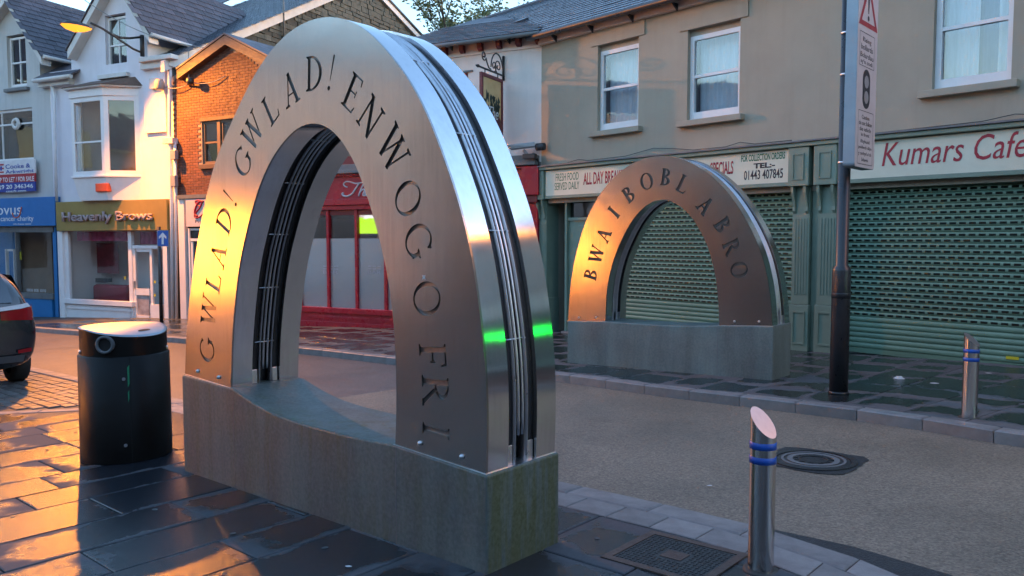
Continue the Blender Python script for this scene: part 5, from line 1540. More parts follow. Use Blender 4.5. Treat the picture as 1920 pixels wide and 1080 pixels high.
part_box('dormer_cheek', M['white_render'], whz, WF, dr_ - .12, dr_ - .003, -2.2, -.003, wt - .2, gr[1] + .05)
part_box('dormer_cheek', M['white_render'], whz, WF, dl + .003, dl + .12, -2.2, -.003, wt - .2, gl[1] + .05)
# main roof: verge on the right climbs to a ridge far above the frame
GF = Frame(WF.P(wr_, 0, 0).x, WF.P(wr_, 0, 0).y, bkW.x, bkW.y)     # the stone gable's own plane, going back
GF.n = Vector((WF.d.x, WF.d.y))
v0 = GF.uz(318, 110); vr = GF.uz(684, -38); v2 = GF.uz(795, 80)
gz0 = -1.5
stone = MB(); back_u = v2[0] + 4
v3 = (back_u, v2[1] - (vr[1] - v2[1]) / (v2[0] - vr[0]) * 4)
stone.add([GF.P(0, -.01, gz0), GF.P(back_u, -.01, gz0), GF.P(back_u, -.01, v3[1]), GF.P(vr[0], -.01, vr[1]), GF.P(0, -.01, v0[1] - .2)], [(0, 1, 2, 3, 4)])
gw = stone.build('stone_gable', M['rubble_mortar'], whz); gw['label'] = 'dark rubble stone gable end rising behind the brick building'
rs = random.Random(21)
def under(u): return (v0[1] + (vr[1] - v0[1]) * (u - v0[0]) / (vr[0] - v0[0]) if u < vr[0] else vr[1] + (v2[1] - vr[1]) * (u - vr[0]) / (v2[0] - vr[0]))
cnt = 0; restS = MB(); z = GF.z(430, 200)
cells = []
while z < vr[1]:
    h = rs.uniform(.09, .21); u = .05 + rs.uniform(0, .2)
    while u < v2[0] + 1:
        w = rs.uniform(.16, .46) * (1.3 if h > .16 else 1)
        if z + h < min(under(u), under(u + w)) - .12: cells.append((u, z, w, h))
        u += w + .012
    z += h + .012
def seenS(c):
    p = GF.P(c[0], 0, c[1]) - Vector((0, 0, EYE)); cc, ss = math.cos(PITCH), math.sin(PITCH); dp = p.y * cc - p.z * ss
    return p.x / dp * FPX + 960, 540 - (p.z * cc + p.y * ss) / dp * FPX
for c in cells:
    x, y = seenS(c); u, z, w, h = c
    j = lambda: rs.uniform(-.03, .03)
    d0 = rs.uniform(.01, .05)
    pts = [GF.P(u + j(), d0, z + abs(j()) * .5), GF.P(u + w + j(), d0, z + abs(j()) * .5), GF.P(u + w + j(), d0, z + h + j() * .5), GF.P(u + j(), d0, z + h + j() * .5)]
    bq = [GF.P(u, -.03, z), GF.P(u + w, -.03, z), GF.P(u + w, -.03, z + h), GF.P(u, -.03, z + h)]
    mb = MB() if (y > -20 and cnt < 300 and y < 140) else restS
    mb.add(pts + bq, [(0, 1, 2, 3), (0, 1, 5, 4), (1, 2, 6, 5), (2, 3, 7, 6), (3, 0, 4, 7)])
    if mb is not restS:
        mb.build('rubble_stone', M['rubble_stone'], gw); cnt += 1
if restS.v: tag(restS.build('more_rubble', M['rubble_stone'], gw), kind='stuff')
print('stones', cnt, len(cells))
slanted(GF, whz, (v0[0] - .3, v0[1] - .12), (vr[0], vr[1] + .05), .3, -.02, .12, M['gutter_white'], 'verge_board')
slanted(GF, whz, (vr[0], vr[1] + .05), (v3[0], v3[1] + .05), .22, -.02, .12, M['white_paint'], 'verge_board')
slanted(GF, whz, (vr[0], vr[1] + .13), (v3[0], v3[1] + .13), .075, -.02, .18, M['gutter_black'], 'verge_capping')
ev = WF.P(wr_ + .14, .25, v0[1] - .22 + .16)
rd = GF.P(vr[0], .16, vr[1] + .06)
up_ = rd - ev; up_ = up_ - Vector((WF.d.x, WF.d.y, 0)) * up_.dot(Vector((WF.d.x, WF.d.y, 0)))
w0 = wr_ - dr_ + .1; Hm = up_.length; y1 = (gro[1] - .05 - ev.z) / (up_.z / Hm); y2 = (apo[1] - ev.z) / (up_.z / Hm); x2 = wr_ - apo[0]
slates(whz, ev, (-WF.d.x, -WF.d.y, 0), up_, 5.4, Hm, .34, .22, M['slate_wet'], limit=300, seed=9, deck='main_roof',
       clip=dict(poly=[(0, 0), (w0, 0), (w0, y1), (x2, min(y2, Hm - .2)), (5.4, min(y2, Hm - .2)), (5.4, Hm), (0, Hm)], f=lambda x, y: x < w0 if y < y1 else (x < w0 + (x2 - w0) * (y - y1) / (y2 - y1) if y < y2 else True)))
rb_ = GF.P(v3[0], .16, v3[1]); mb = MB(); wv = Vector((-WF.d.x, -WF.d.y, 0)) * 5.4
mb.add([rd, rb_, rb_ + wv, rd + wv], [(0, 1, 2, 3)]); mb.build('rear_slope', M['slate_purple'], whz)
pipe('flue_pole', [GF.P(GF.u(527, 60), .12, GF.z(527, 84)), GF.P(GF.u(527, 60), .12, GF.z(527, -40))], .035, M['lead_grey'], whz)
# valley lead
pipe('valley_lead', [e_r + bkW * 2.25 + Vector((0, 0, .02)), rg + bkW * 5.6 + Vector((0, 0, .02))], .09, M['lead_grey'], whz)
# eaves box and gutter on the right, with the raised panel below
part_px('eaves_box', M['gutter_white'], whz, WF, 262, 113, 318, 131, -.02, .22, .01)
part_px('eaves_gutter', M['gutter_white'], whz, WF, 259, 108, 320, 117, .05, .34, .02)
part_px('wall_panel', M['white_render'], whz, WF, 268, 133, 310, 250, -.02, .08)
jb = part_px('junction_box', M['gutter_white'], whz, WF, 279, 147, 292, 167, .08, .2, .01)
mb = MB(); u, z = WF.uz(299, 158, .25); mb.lathe(WF.P(u, .25, z - .16), [(.1, 0), (.13, .05), (.13, .22), (.09, .3)], 14); mb.build('siren_box', M['plastic_grey'], whz)
for x in (318,):
    pts = [(x - 2, 124), (x, 132), (x, 255), (x + 1, 262), (x + 4, 380), (x + 6, 604)]
    pipe('rain_pipe', [WF.P(WF.u(a, b, .12), .12, WF.z(a, b, .12)) for a, b in pts], .055, M['pipe_white'], whz)
    pipe('rain_pipe', [WF.P(WF.u(a, b, .1), .1, WF.z(a, b, .1)) for a, b in ((328, 265), (330, 380), (331, 604))], .045, M['pipe_white'], whz)
part_px('pipe_hopper', M['gutter_white'], whz, WF, 304, 259, 323, 270, .0, .22, .01)
pipe('rain_pipe', [WF.P(WF.u(a, b, .12), .12, WF.z(a, b, .12)) for a, b in ((92, 153), (98, 165), (102, 180), (103, 270), (106, 378))], .05, M['pipe_white'], whz)
for y0, y1 in ((282, 299), (329, 350)):
    part_px('meter_box', M['plastic_grey'], whz, WF, 319, y0, 328, y1, .12, .24, .01)
# oriel bay
bx0, bx1, bx2, bx3 = WF.u(152, 260), WF.u(170, 260), WF.u(224, 260), WF.u(262, 260)
bz0, bz1, bz2, bz3 = WF.z(200, 343), WF.z(200, 334), WF.z(200, 187), WF.z(200, 172)
DP = .55
bay_ = [(bx0, .0), (bx1 - .1, DP), (bx2 + .05, DP), (bx3, .0)]
def ring(z0, z1, grow, name, m, bevel=0):
    mb = MB(); c = [(bay_[0][0] - grow, -.02), (bay_[1][0] - grow * .6, DP + grow), (bay_[2][0] + grow * .6, DP + grow), (bay_[3][0] + grow, -.02)]
    lo = [WF.P(u, n, z0) for u, n in c]; hi = [WF.P(u, n, z1) for u, n in c]; mb.hexa(lo + hi); return mb.build(name, m, whz, bevel)
ring(bz1 - .02, bz1 + .04, .05, 'bay_sill', M['white_paint'], .01)
mb = MB(); zlow = WF.z(200, 377)
c = bay_; lo = [WF.P(c[0][0] + .15, 0, zlow), WF.P(c[1][0] + .1, DP * .75, zlow), WF.P(c[2][0] - .1, DP * .75, zlow), WF.P(c[3][0] - .1, 0, zlow)]
mb.hexa(lo + [WF.P(u, n, bz1 - .022) for u, n in c]); mb.build('bay_apron', M['white_paint'], whz)
ring(bz2, bz3, .04, 'bay_cornice', M['white_paint'], .01)
ring(bz3 + .002, bz3 + .07, .16, 'bay_gutter', M['gutter_white'], .02)
mb = MB(); zt = WF.z(200, 150)
hi = [WF.P(bx0 + .35, -.02, zt), WF.P(bx1 + .15, .02, zt), WF.P(bx2 - .1, .02, zt), WF.P(bx3 - .1, -.02, zt)]
lo = [WF.P(bay_[0][0] - .2, -.02, bz3 + .06), WF.P(bay_[1][0] - .15, DP + .2, bz3 + .06), WF.P(bay_[2][0] + .15, DP + .2, bz3 + .06), WF.P(bay_[3][0] + .2, -.02, bz3 + .06)]
mb.hexa(lo + hi); bro = mb.build('bay_roof', M['slate_brown'], whz)
fu0, fu1 = bay_[1][0], bay_[2][0]
def bayglaze(p, q, split):
    """glaze one side of the bay between plan points p and q (u, n)"""
    P0 = WF.P(p[0], p[1], 0); P1 = WF.P(q[0], q[1], 0); f = Frame(P0.x, P0.y, P1.x - P0.x, P1.y - P0.y)
    L = (P1 - P0).length
    if L < .3: return
    w = sash(f, whz, .0, L, bz1 + .04, bz2, .0, M['white_paint'], split, 0, .13, 'pane_glass', rooms=False, bottom=.13)
    return w
bayglaze(bay_[0], bay_[1], 0); bayglaze(bay_[1], bay_[2], .42); bayglaze(bay_[2], bay_[3], 0)
mb = MB(); mb.box(WF, bx0 + .1, bx3 - .1, .002, .006, bz1 + .04, bz2); mb.build('room', M['room_warm'], whz)
# the wall behind the bay: warm dim room seen through the panes
part_px('window_sticker', M['paper_white'], whz, WF, 189, 240, 198, 260, DP - .06, DP - .058)
al = part_px('burglar_alarm', M['alarm_orange'], whz, WF, 178, 344, 201, 360, DP * .7, DP * .7 + .16, .02)
# shopfront
def wpx(name, m, x0, y0, x1, y1, n0, n1, bevel=0, label=None): return part_px(name, m, whz, WF, x0, y0, x1, y1, n0, n1, bevel, label)
wpx('fascia_board', M['mustard_board'], 104, 379, 313, 433, -.02, .22, .01, 'mustard yellow shop fascia with raised letters')
letters_px(WF, 'Heavenly Brows', 118, 398, 287, 421, .25, M['letter_pinkgrey'], whz, ext=.05, bold=.02)
wpx('shop_pilaster', M['white_paint'], 107, 434, 119, 597, -.02, .14)
wpx('shop_pilaster', M['white_paint'], 119.5, 434, 129, 562, -.02, .06)
wpx('shop_pilaster', M['white_paint'], 304, 434, 314, 603, -.02, .10)
wpx('stall_riser', M['white_paint'], 121, 570, 246, 606, -.02, .05)
wpx('window_sill', M['white_paint'], 120, 560, 247, 569, -.02, .14, .01)
wpx('riser_mould', M['white_paint'], 121, 575, 246, 578, .05, .08)
wpx('window_post', M['white_paint'], 239, 434, 248, 606, -.06, .05)
wpx('shop_pane', M['shop_glass'], 129, 434, 239, 560, -.035, -.03)
wpx('transom', M['white_paint'], 248, 460, 304, 466, -.06, .04)
wpx('transom_pane', M['shop_glass'], 248, 434, 304, 460, -.035, -.03)
dr2 = wpx('shop_door', M['white_paint'], 249, 466, 255, 602, -.06, .0, 0, 'white half glazed shop door with lower panel')
for nm, x0, y0, x1, y1 in (('door_stile', 280, 466, 286, 602), ('door_rail', 255, 466, 280, 472), ('door_rail', 255, 541, 280, 553), ('door_rail', 255, 591, 280, 602)):
    mb = MB(); mb.pbox(WF, x0, y0, x1, y1, -.06, .0); mb.build(nm, M['white_paint'], dr2)
mb = MB(); mb.pbox(WF, 255, 472, 280, 541, -.035, -.03); mb.build('door_pane', M['shop_glass'], dr2)
mb = MB(); mb.pbox(WF, 255, 553, 280, 591, -.035, -.03); mb.build('door_pane', M['poster_pale'], dr2)
mb = MB(); mb.pbox(WF, 250.5, 527, 252, 541, .0, .05); mb.build('door_handle', M['rod_steel'], dr2)
wpx('side_pane', M['shop_glass'], 287, 467, 304, 572, -.035, -.03)
wpx('side_panel', M['white_paint'], 281.5, 571, 304, 606, -.1, .03)
for y in (526, 551): wpx('window_dot', M['yellow_label'], 288.5, y, 292, y + 5, -.028, -.024)
wpx('window_dot', M['yellow_label'], 232, 518, 236, 524, -.06, -.05)
gw_ = WF.g(0) + FPZ
u0, u1 = WF.u(112), WF.u(304)
mb = MB(); A_ = [WF.P(u0, -.08, gw_ - .1), WF.P(u1, -.08, gw_ - .1), WF.P(u1, -.08, WF.z(200, 430)), WF.P(u0, -.08, WF.z(200, 430))]; B_ = [p - Vector((WF.n.x, WF.n.y, 0)) * 1.7 for p in A_]
mb.add(A_ + B_, [(4, 5, 6, 7), (0, 1, 5, 4), (1, 2, 6, 5), (2, 3, 7, 6), (3, 0, 4, 7)]); mb.build('room', M['room_pale'], whz)
curtain(WF, whz, WF.u(130), WF.u(238), WF.z(180, 452), WF.z(180, 434), -.25, M['pink_drape'], 'swag', .03, .25)
curtain(WF, whz, WF.u(249), WF.u(300), WF.z(270, 458), WF.z(270, 434), -.25, M['pink_drape'], 'swag', .03, .2)
wpx('wall_poster', M['poster_pale'], 136, 470, 162, 512, -1.3, -1.28)
wpx('wall_poster', M['poster_red'], 178, 456, 222, 512, -1.3, -1.28)
sofa = MB(); so = rect(WF, 172, 533, 236, 565, -.9)
sofa.box(WF, so[0], so[1], -1.2, -.9, so[2], so[3]); sofa.build('sofa', M['sofa_red'], whz, .1)
wpx('counter_shelf', M['plastic_dark'], 157, 521, 200, 528, -1.4, -1.2)

# ------------------------------------------------ grey house on the left
hl, hr = WF.u(-95, 450), wl - .003
ghz = thing('grey_house', WF.P((hl + hr) / 2, -3, WF.g(-5)), 'pale grey rendered house with gable and blue charity shopfront', 'house')
gL, gA, gR = WF.uz(-70, 100), WF.uz(8, -8), WF.uz(75, 104)
dw2 = rect(WF, 12, 68, 49, 165); zt2 = WF.z(90, 158)
fw2 = rect(WF, -60, 214, 62, 306)
wall(WF, ghz, 'wall', M['grey_render'], hl, hr, WF.z(50, 374) - .1, zt2, [fw2], .14)
mb = MB(); a, b, c, d_ = dw2
def gz2(u): return gL[1] + (gA[1] - gL[1]) * (u - gL[0]) / (gA[0] - gL[0]) if u < gA[0] else gR[1] + (gA[1] - gR[1]) * (gR[0] - u) / (gR[0] - gA[0])
l2, r2 = WF.u(-65, 110), WF.u(74, 110)
c0 = max(c, zt2)
q4([(l2, zt2), (a, zt2), (a, gz2(a)), (l2, gz2(l2))]); q4([(b, zt2), (r2, zt2), (r2, gz2(r2)), (b, gz2(b))]); 
if c > zt2: q4([(a, zt2), (b, zt2), (b, c), (a, c)])
q4([(a, d_), (b, d_), (b, gz2(b)), (gA[0], gA[1]), (a, gz2(a))])
for p, q in (((a, c), (b, c)), ((b, c), (b, d_)), ((b, d_), (a, d_)), ((a, d_), (a, c))):
    mb.add([WF.P(p[0], 0, p[1]), WF.P(q[0], 0, q[1]), WF.P(q[0], -.16, q[1]), WF.P(p[0], -.16, p[1])], [(0, 1, 2, 3)])
mb.build('gable_wall', M['grey_render'], ghz)
sash(WF, ghz, dw2[0], dw2[1], max(dw2[2], zt2 - .3), dw2[3] - .05, -.10, M['white_paint'], .48, 1, .07, label='upper sash window in the grey gable')
part_px('window_sill', M['lead_grey'], ghz, WF, 6, 167, 49, 173, -.05, .12, .01)
lo_, ao_, ro_ = WF.uz(-76, 100, .3), WF.uz(8, -12, .3), WF.uz(77, 105, .3)
barge(WF, ghz, lo_, ao_, .26, .30, M['gutter_white']); barge(WF, ghz, ao_, ro_, .26, .30, M['gutter_white'])
er2 = WF.P(ro_[0] + .05, .34, ro_[1] - .02); rg2 = WF.P(ao_[0], .34, ao_[1] + .03); up2 = rg2 - er2; H2 = up2.length
slates(ghz, er2, bkW, up2, 5.4, H2, .34, .22, M['slate_purple'], limit=250, seed=12, deck='dormer_roof')
el2 = WF.P(lo_[0], .34, lo_[1]); mb = MB(); mb.prism([el2, rg2, rg2 + bkW * 5, el2 + bkW * 5], (0, 0, .04)); mb.build('dormer_roof', M['slate_purple'], ghz)
pipe('dormer_gutter', [er2 + Vector((WF.d.x, WF.d.y, 0)) * .05 + bkW * .05, er2 + Vector((WF.d.x, WF.d.y, 0)) * .05 + bkW * 2.5 + Vector((0, 0, -.03))], .06, M['gutter_white'], ghz)
part_box('dormer_cheek', M['grey_render'], ghz, WF, r2 - .15, r2 - .003, -3, -.003, zt2 - .2, gR[1])
zq = WF.z(65, 152, .3)
A_ = WF.P(WF.u(64, 150, .3), .32, zq + .03); B_ = WF.P(WF.u(134, 140, .3), .32, zq + .03)
mb = MB(); up3 = bkW * .9 + Vector((0, 0, .55)); mb.prism([A_, B_, B_ + up3 * 2.2, A_ + up3 * 2.2], (0, 0, .05)); mb.build('lower_roof', M['slate_purple'], ghz)
pipe('eaves_gutter', [A_ + Vector((0, 0, -.03)), B_ + Vector((0, 0, -.03))], .07, M['gutter_white'], ghz)
part_px('eaves_box', M['gutter_white'], ghz, WF, 70, 154, 128, 164, -.02, .2)
mb = MB(); f0, f1, g0, g1 = fw2
sash(WF, ghz, f0, f1, g0, g1, -.06, M['white_paint'], .74, 1, .08, label='wide white framed window above the agent board', back='room_dark', bottom=.06)
u, z = WF.uz(29, 232, -.02)
fan = MB()
for r_, n_ in ((.20, 0), (.17, .05), (.09, .05), (.085, .0)):
    fan.add([WF.P(u + r_ * math.cos(2 * math.pi * k / 20), n_ - .04, z + r_ * math.sin(2 * math.pi * k / 20)) for k in range(20)], [])
fan.f += [[i * 20 + k, i * 20 + (k + 1) % 20, (i + 1) * 20 + (k + 1) % 20, (i + 1) * 20 + k] for i in range(3) for k in range(20)]; fan.smooth += [True] * 60
fan.build('extractor_fan', M['gutter_white'], ghz)
def gpx(name, m, x0, y0, x1, y1, n0, n1, bevel=0, label=None): return part_px(name, m, ghz, WF, x0, y0, x1, y1, n0, n1, bevel, label)
gpx('fascia_board', M['blue_board'], -60, 374, 103, 425, -.02, .20, .01, 'blue charity shop fascia with white lettering')
letters_px(WF, 'Tenovus', -46, 385, 40, 404, .20, M['letter_white'], ghz, ext=.006)
letters_px(WF, 'your cancer charity', -22, 406, 63, 418, .20, M['letter_white'], ghz, ext=.006)
letters_px(WF, 'rich choose cancer', 25, 418.5, 59, 421.5, .20, M['letter_white'], ghz, ext=.006)
stroke(WF, [(24, 399), (26, 406), (31, 408), (37, 404), (41, 388)], .2, .018, M['alarm_orange'], ghz)
gpx('shop_wall', M['blue_wall'], 98, 426, 107, 596, -.1, .02)
gpx('stall_riser', M['blue_wall'], 24, 557, 98, 597, -.1, .03)
gpx('window_frame', M['lead_grey'], 27, 548, 99, 558, -.1, .06)
gpx('window_frame', M['lead_grey'], -40, 426, 99, 436, -.1, .06)
gpx('window_frame', M['lead_grey'], 27, 436, 31, 548, -.1, .04)
gpx('shop_pane', M['shop_glass'], 31, 436, 98, 548, -.05, -.045)
gpx('shop_pane', M['shop_glass'], -40, 436, 27, 590, -.05, -.045)
gpx('door_frame', M['white_paint'], 9, 467, 13, 592, -.6, -.5); gpx('door_frame', M['white_paint'], 24, 467, 27, 560, -.6, -.5); gpx('door_frame', M['white_paint'], 13, 467, 24, 471, -.6, -.5)
gpx('shop_interior', M['room_warm'], 31, 436, 98, 548, -1.3, -1.2)
gpx('shop_interior', M['blue_wall'], -40, 436, 30, 600, -1.0, -.9)
gpx('window_sticker', M['yellow_label'], 32, 472, 40, 487, -.08, -.07)
letters_px(WF, '0808 808 1010', 50, 541, 86, 546.5, -.07, M['letter_white'], ghz)
part_box('back_wall', M['grey_render'], ghz, WF, hl, wr_, -9, -8.8, -1.8, ze)
part_box('end_wall', M['grey_render'], ghz, WF, hl, hl + .2, -9, -.01, -1.8, zt2)
gmain = WF.P(hl, -2.6, zt2 + 1.7); mb = MB(); up4 = bkW * 6 + Vector((0, 0, 3.5)); dd_ = Vector((WF.d.x, WF.d.y, 0)) * (wl - hl + .2)
mb.prism([gmain, gmain + dd_, gmain + dd_ + up4, gmain + up4], (0, 0, .05)); mb.build('main_roof', M['slate_purple'], ghz)

# agent's board fixed to the grey house
ab = thing('agent_board', WF.P(WF.u(20, 340), .1, WF.z(20, 362)), 'estate agent board in white red and navy bands', 'sign')
ABn = .16
for nm, m, y0, y1 in (('board_band', 'board_white', 306, 331), ('board_band', 'board_red', 331.2, 346), ('board_band', 'board_navy', 346.2, 363)):
    mb = MB(); mb.pbox(WF, -60, y0, 66, y1, .12, ABn); mb.build(nm, M[m], ab)
for t_, x0, y0, x1, y1, m in (('Cooke &', 10, 308.5, 57, 317, 'board_navy'), ('Arkwright', 10, 319, 64, 328, 'board_navy'), ('SHOP TO LET / FOR SALE', -14, 334, 64, 343, 'letter_white'), ('029 20 346346', -9, 347.5, 62, 355.5, 'letter_white'), ('coark.com', 11, 356.5, 49, 361.5, 'letter_white')):
    letters_px(WF, t_, x0, y0, x1, y1, ABn, M[m], ab, bold=.02)
for y0 in (308, 315, 322):
    mb = MB(); mb.pbox(WF, -6, y0, 7, y0 + 3, ABn, ABn + .004); mb.build('logo_bar', M['board_red'], ab)
mb = MB(); mb.pbox(WF, 0, 312, 3.5, 320, ABn, ABn + .006); mb.build('logo_bar', M['board_navy'], ab)
# ================================================================== THINGS ON WALLS
# hanging sign of the public house
hu_, hz_ = BF.uz(945, 130); base = BF.P(hu_, 0, hz_)
hs = thing('hanging_sign', base, 'hanging pub sign in red frame on scrolled iron bracket', 'sign')
HF = Frame(base.x, base.y, BF.n.x, BF.n.y)              # plane at right angles to the wall; u runs outwards
HF.n = Vector((-BF.d.x, -BF.d.y)); HF.n = -HF.n
def hp(u, z): return HF.P(u, 0, z)
zt_ = BF.z(945, 106); zbm = BF.z(945, 148)
MB().tube([hp(.03, zt_), hp(.03, BF.z(945, 152))], .026, 8).build('wall_bar', M['dark_iron'], hs)
zar = BF.z(945, 143)
MB().tube([hp(0, zar), hp(1.12, zar)], .02, 8).build('bracket_arm', M['dark_iron'], hs)
MB().tube([hp(1.10, zar), hp(1.2, zar)], [.035, .004], 8).build('arm_finial', M['dark_iron'], hs)
def spiral(c, r0, r1, a0, a1, n=22): return [hp(c[0] + (r0 + (r1 - r0) * k / n) * math.cos(R(a0 + (a1 - a0) * k / n)), c[1] + (r0 + (r1 - r0) * k / n) * math.sin(R(a0 + (a1 - a0) * k / n))) for k in range(n + 1)]
H = zt_ - zar
MB().tube([hp(.05 + .52 * (1 - math.cos(R(a))) * .5, zar + H * .98 * math.sin(R(a)) ** .8) for a in range(4, 180, 8)], .014, 6).build('scroll', M['dark_iron'], hs)
MB().tube(spiral((.86, zar + H * .62), .10, .02, -150, 330), .014, 6).build('scroll', M['dark_iron'], hs)
MB().tube([hp(.57, zar + .03), hp(.66, zar + H * .12), hp(.74, zar + H * .35), hp(.78, zar + H * .55)], .014, 6).build('scroll', M['dark_iron'], hs)
MB().tube(spiral((.26, zar + H * .36), .15, .02, -90, 420), .012, 6).build('scroll', M['dark_iron'], hs)
MB().tube(spiral((.44, zar + H * .3), .11, .02, 270, -200), .012, 6).build('scroll', M['dark_iron'], hs)
ptop = zar - .09; pbot = BF.z(945, 263); pu0, pu1 = .09, 1.0
for u in (.28, .82): MB().tube([hp(u, zar), hp(u, ptop)], .012, 6).build('hanger', M['dark_iron'], hs)
for a, b, c, d_ in ((pu0, pu1, ptop - .07, ptop), (pu0, pu1, pbot, pbot + .07), (pu0, pu0 + .07, pbot + .07, ptop - .07), (pu1 - .07, pu1, pbot + .07, ptop - .07)):
    mb = MB(); mb.box(HF, a, b, -.03, .03, c, d_); mb.build('sign_frame', M['red_dark'], hs, .006)
mb = MB(); mb.box(HF, pu0 + .07, pu1 - .07, -.012, .012, pbot + .07, ptop - .07); mb.build('sign_panel', M['sign_art'], hs)
# plain painted motif: a leafy clump over a dark ground, both faces
ra = random.Random(9)
for s_ in (-1, 1):
    n0 = .014 * s_
    mb = MB()
    for k in range(46):
        f = ra.random(); uc = pu0 + .16 + .6 * ra.random(); zc_ = pbot + (ptop - pbot) * (.40 + .26 * ra.random())
        rr = .03 + .05 * ra.random(); a0 = ra.uniform(0, 6)
        mb.add([HF.P(uc + rr * math.cos(a0 + q) * (1 if i % 2 else .5), n0, zc_ + rr * 1.6 * math.sin(a0 + q) * (1 if i % 2 else .5)) for i, q in enumerate([k_ * math.pi / 3 for k_ in range(6)])], [tuple(range(6))])
    tag(mb.build('painted_leaves', M['art_green'], hs), kind='stuff')
    mb = MB(); mb.add([HF.P(u, .0134 * s_, z) for u, z in ((pu0 + .08, pbot + .08), (pu1 - .08, pbot + .08), (pu1 - .14, pbot + (ptop - pbot) * .42), (pu0 + .3, pbot + (ptop - pbot) * .5), (pu0 + .08, pbot + (ptop - pbot) * .3))], [(0, 1, 2, 3, 4)]); mb.build('painted_ground', M['art_red'], hs)
side = HF.n.y < 0 or True
F2 = Frame(base.x, base.y, -BF.n.x, -BF.n.y); F2.n = Vector((BF.d.x, BF.d.y)) 
# the side seen from the street: outward end is on the left
F2.n = -Vector((BF.d.x, BF.d.y)) if (-Vector((BF.d.x, BF.d.y))).dot(-base.xy) > 0 else Vector((BF.d.x, BF.d.y))
zc0 = pbot + (ptop - pbot) * .30
lettering(F2, 'The', -pu1 + .30, -pu1 + .72, zc0, zc0 + .24, .016, M['letter_white'], hs, shear=.3)

# security camera
cu_, cz_ = BF.uz(985, 277, .3); cc = thing('security_camera', BF.P(cu_, 0, cz_), 'grey security camera on bracket beside the pub sign', 'camera')
p0 = BF.P(cu_ + .05, .02, cz_ - .1); p1 = BF.P(cu_ - .06, .26, cz_ - .04)
MB().tube([p0, BF.P(cu_ + .02, .15, cz_ - .18), p1], .035, 8).build('camera_arm', M['plastic_grey'], cc)
hd = (Vector((-BF.d.x, -BF.d.y, -.14)) + Vector((BF.n.x, BF.n.y, 0)) * .5).normalized(); cpos = BF.P(cu_ - .02, .28, cz_ + .04)
sdv = hd.cross(Vector((0, 0, 1))).normalized(); uv = sdv.cross(hd)
mb = MB(); a = [cpos + hd * x + sdv * y + uv * z for x, y, z in ((-.2, -.06, -.05), (.28, -.06, -.05), (.28, .06, -.05), (-.2, .06, -.05), (-.2, -.06, .05), (.36, -.07, .06), (.36, .07, .06), (-.2, .06, .05))]
mb.hexa(a); mb.build('camera_housing', M['lid_steel'], cc, .015)
mb = MB(); q = BF.P(cu_ + .28, .16, cz_ + .02); mb.tube([q - Vector((BF.d.x, BF.d.y, 0)) * .1, q + Vector((BF.d.x, BF.d.y, 0)) * .08], .075, 10); mb.build('junction_housing', M['plastic_dark'], cc)
# floodlight on the pub corner
fu_, fz_ = BF.uz(1006, 297, .2); fl_ = thing('floodlight', BF.P(fu_, 0, fz_), 'black floodlight on arm at the corner above red console', 'floodlight')
MB().tube([BF.P(fu_, .02, fz_ - .3), BF.P(fu_, .18, fz_), BF.P(fu_ - .1, .34, fz_ + .02)], .025, 6).build('flood_arm', M['dark_iron'], fl_)
mb = MB(); mb.box(BF, fu_ - .22, fu_ + .05, .28, .40, fz_ - .02, fz_ + .08); mb.build('flood_head', M['dark_iron'], fl_, .01)
# television behind the pub glass
tu = rect(BF, 672, 393, 708, 438, -.35)
tvt = thing('television', BF.P(tu[0], -.35, tu[2]), 'bright television showing green pitch inside the red pub', 'television')
mb = MB(); mb.box(BF, tu[0] - .03, tu[1] + .03, -.42, -.36, tu[2] - .04, tu[3] + .03); mb.build('screen_case', M['plastic_dark'], tvt)
mb = MB(); mb.box(BF, tu[0], tu[1], -.359, -.352, tu[2], tu[3]); mb.build('screen', M['tv_screen'], tvt)
# bulkhead lamp and wires on the brick wall
bu_, bz_ = KF.uz(352, 152, .25); bl_ = thing('wall_floodlight', KF.P(bu_, 0, bz_), 'dark floodlight with wires at brick gable corner', 'floodlight')
MB().tube([KF.P(bu_ - .2, .02, bz_ - .08), KF.P(bu_, .2, bz_ - .02)], .03, 6).build('flood_arm', M['dark_iron'], bl_)
mb = MB(); mb.lathe(KF.P(bu_ + .06, .22, bz_ - .1), [(.07, 0), (.11, .06), (.1, .17), (.04, .2)], 10); mb.build('flood_head', M['dark_iron'], bl_)
cb = [sag(KF.P(bu_, .18, bz_), KF.P(KF.u(425, 143), .05, KF.z(425, 143)), .12), sag(WF.P(WF.u(300, 155), .2, WF.z(300, 155)), KF.P(bu_ - .2, .1, bz_ - .05), .15), sag(KF.P(bu_ - .15, .1, bz_ - .05), KF.P(bu_ - .18, .05, bz_ + .9), -.05)]
for c in cb: MB().tube(c, .012, 5).build('cable', M['cable_grey'], bl_)
tw = MB(); tw.tube(sag(WF.P(WF.u(150, -10, .5), .5, WF.z(150, -6, .5)), KF.P(KF.u(418, 92), .1, KF.z(418, 92)), .35), .012, 5)
tag(tw.build('telephone_wire', M['cable_grey']), 'thin telephone wire sagging across the white gable to the brick gable', 'wire')

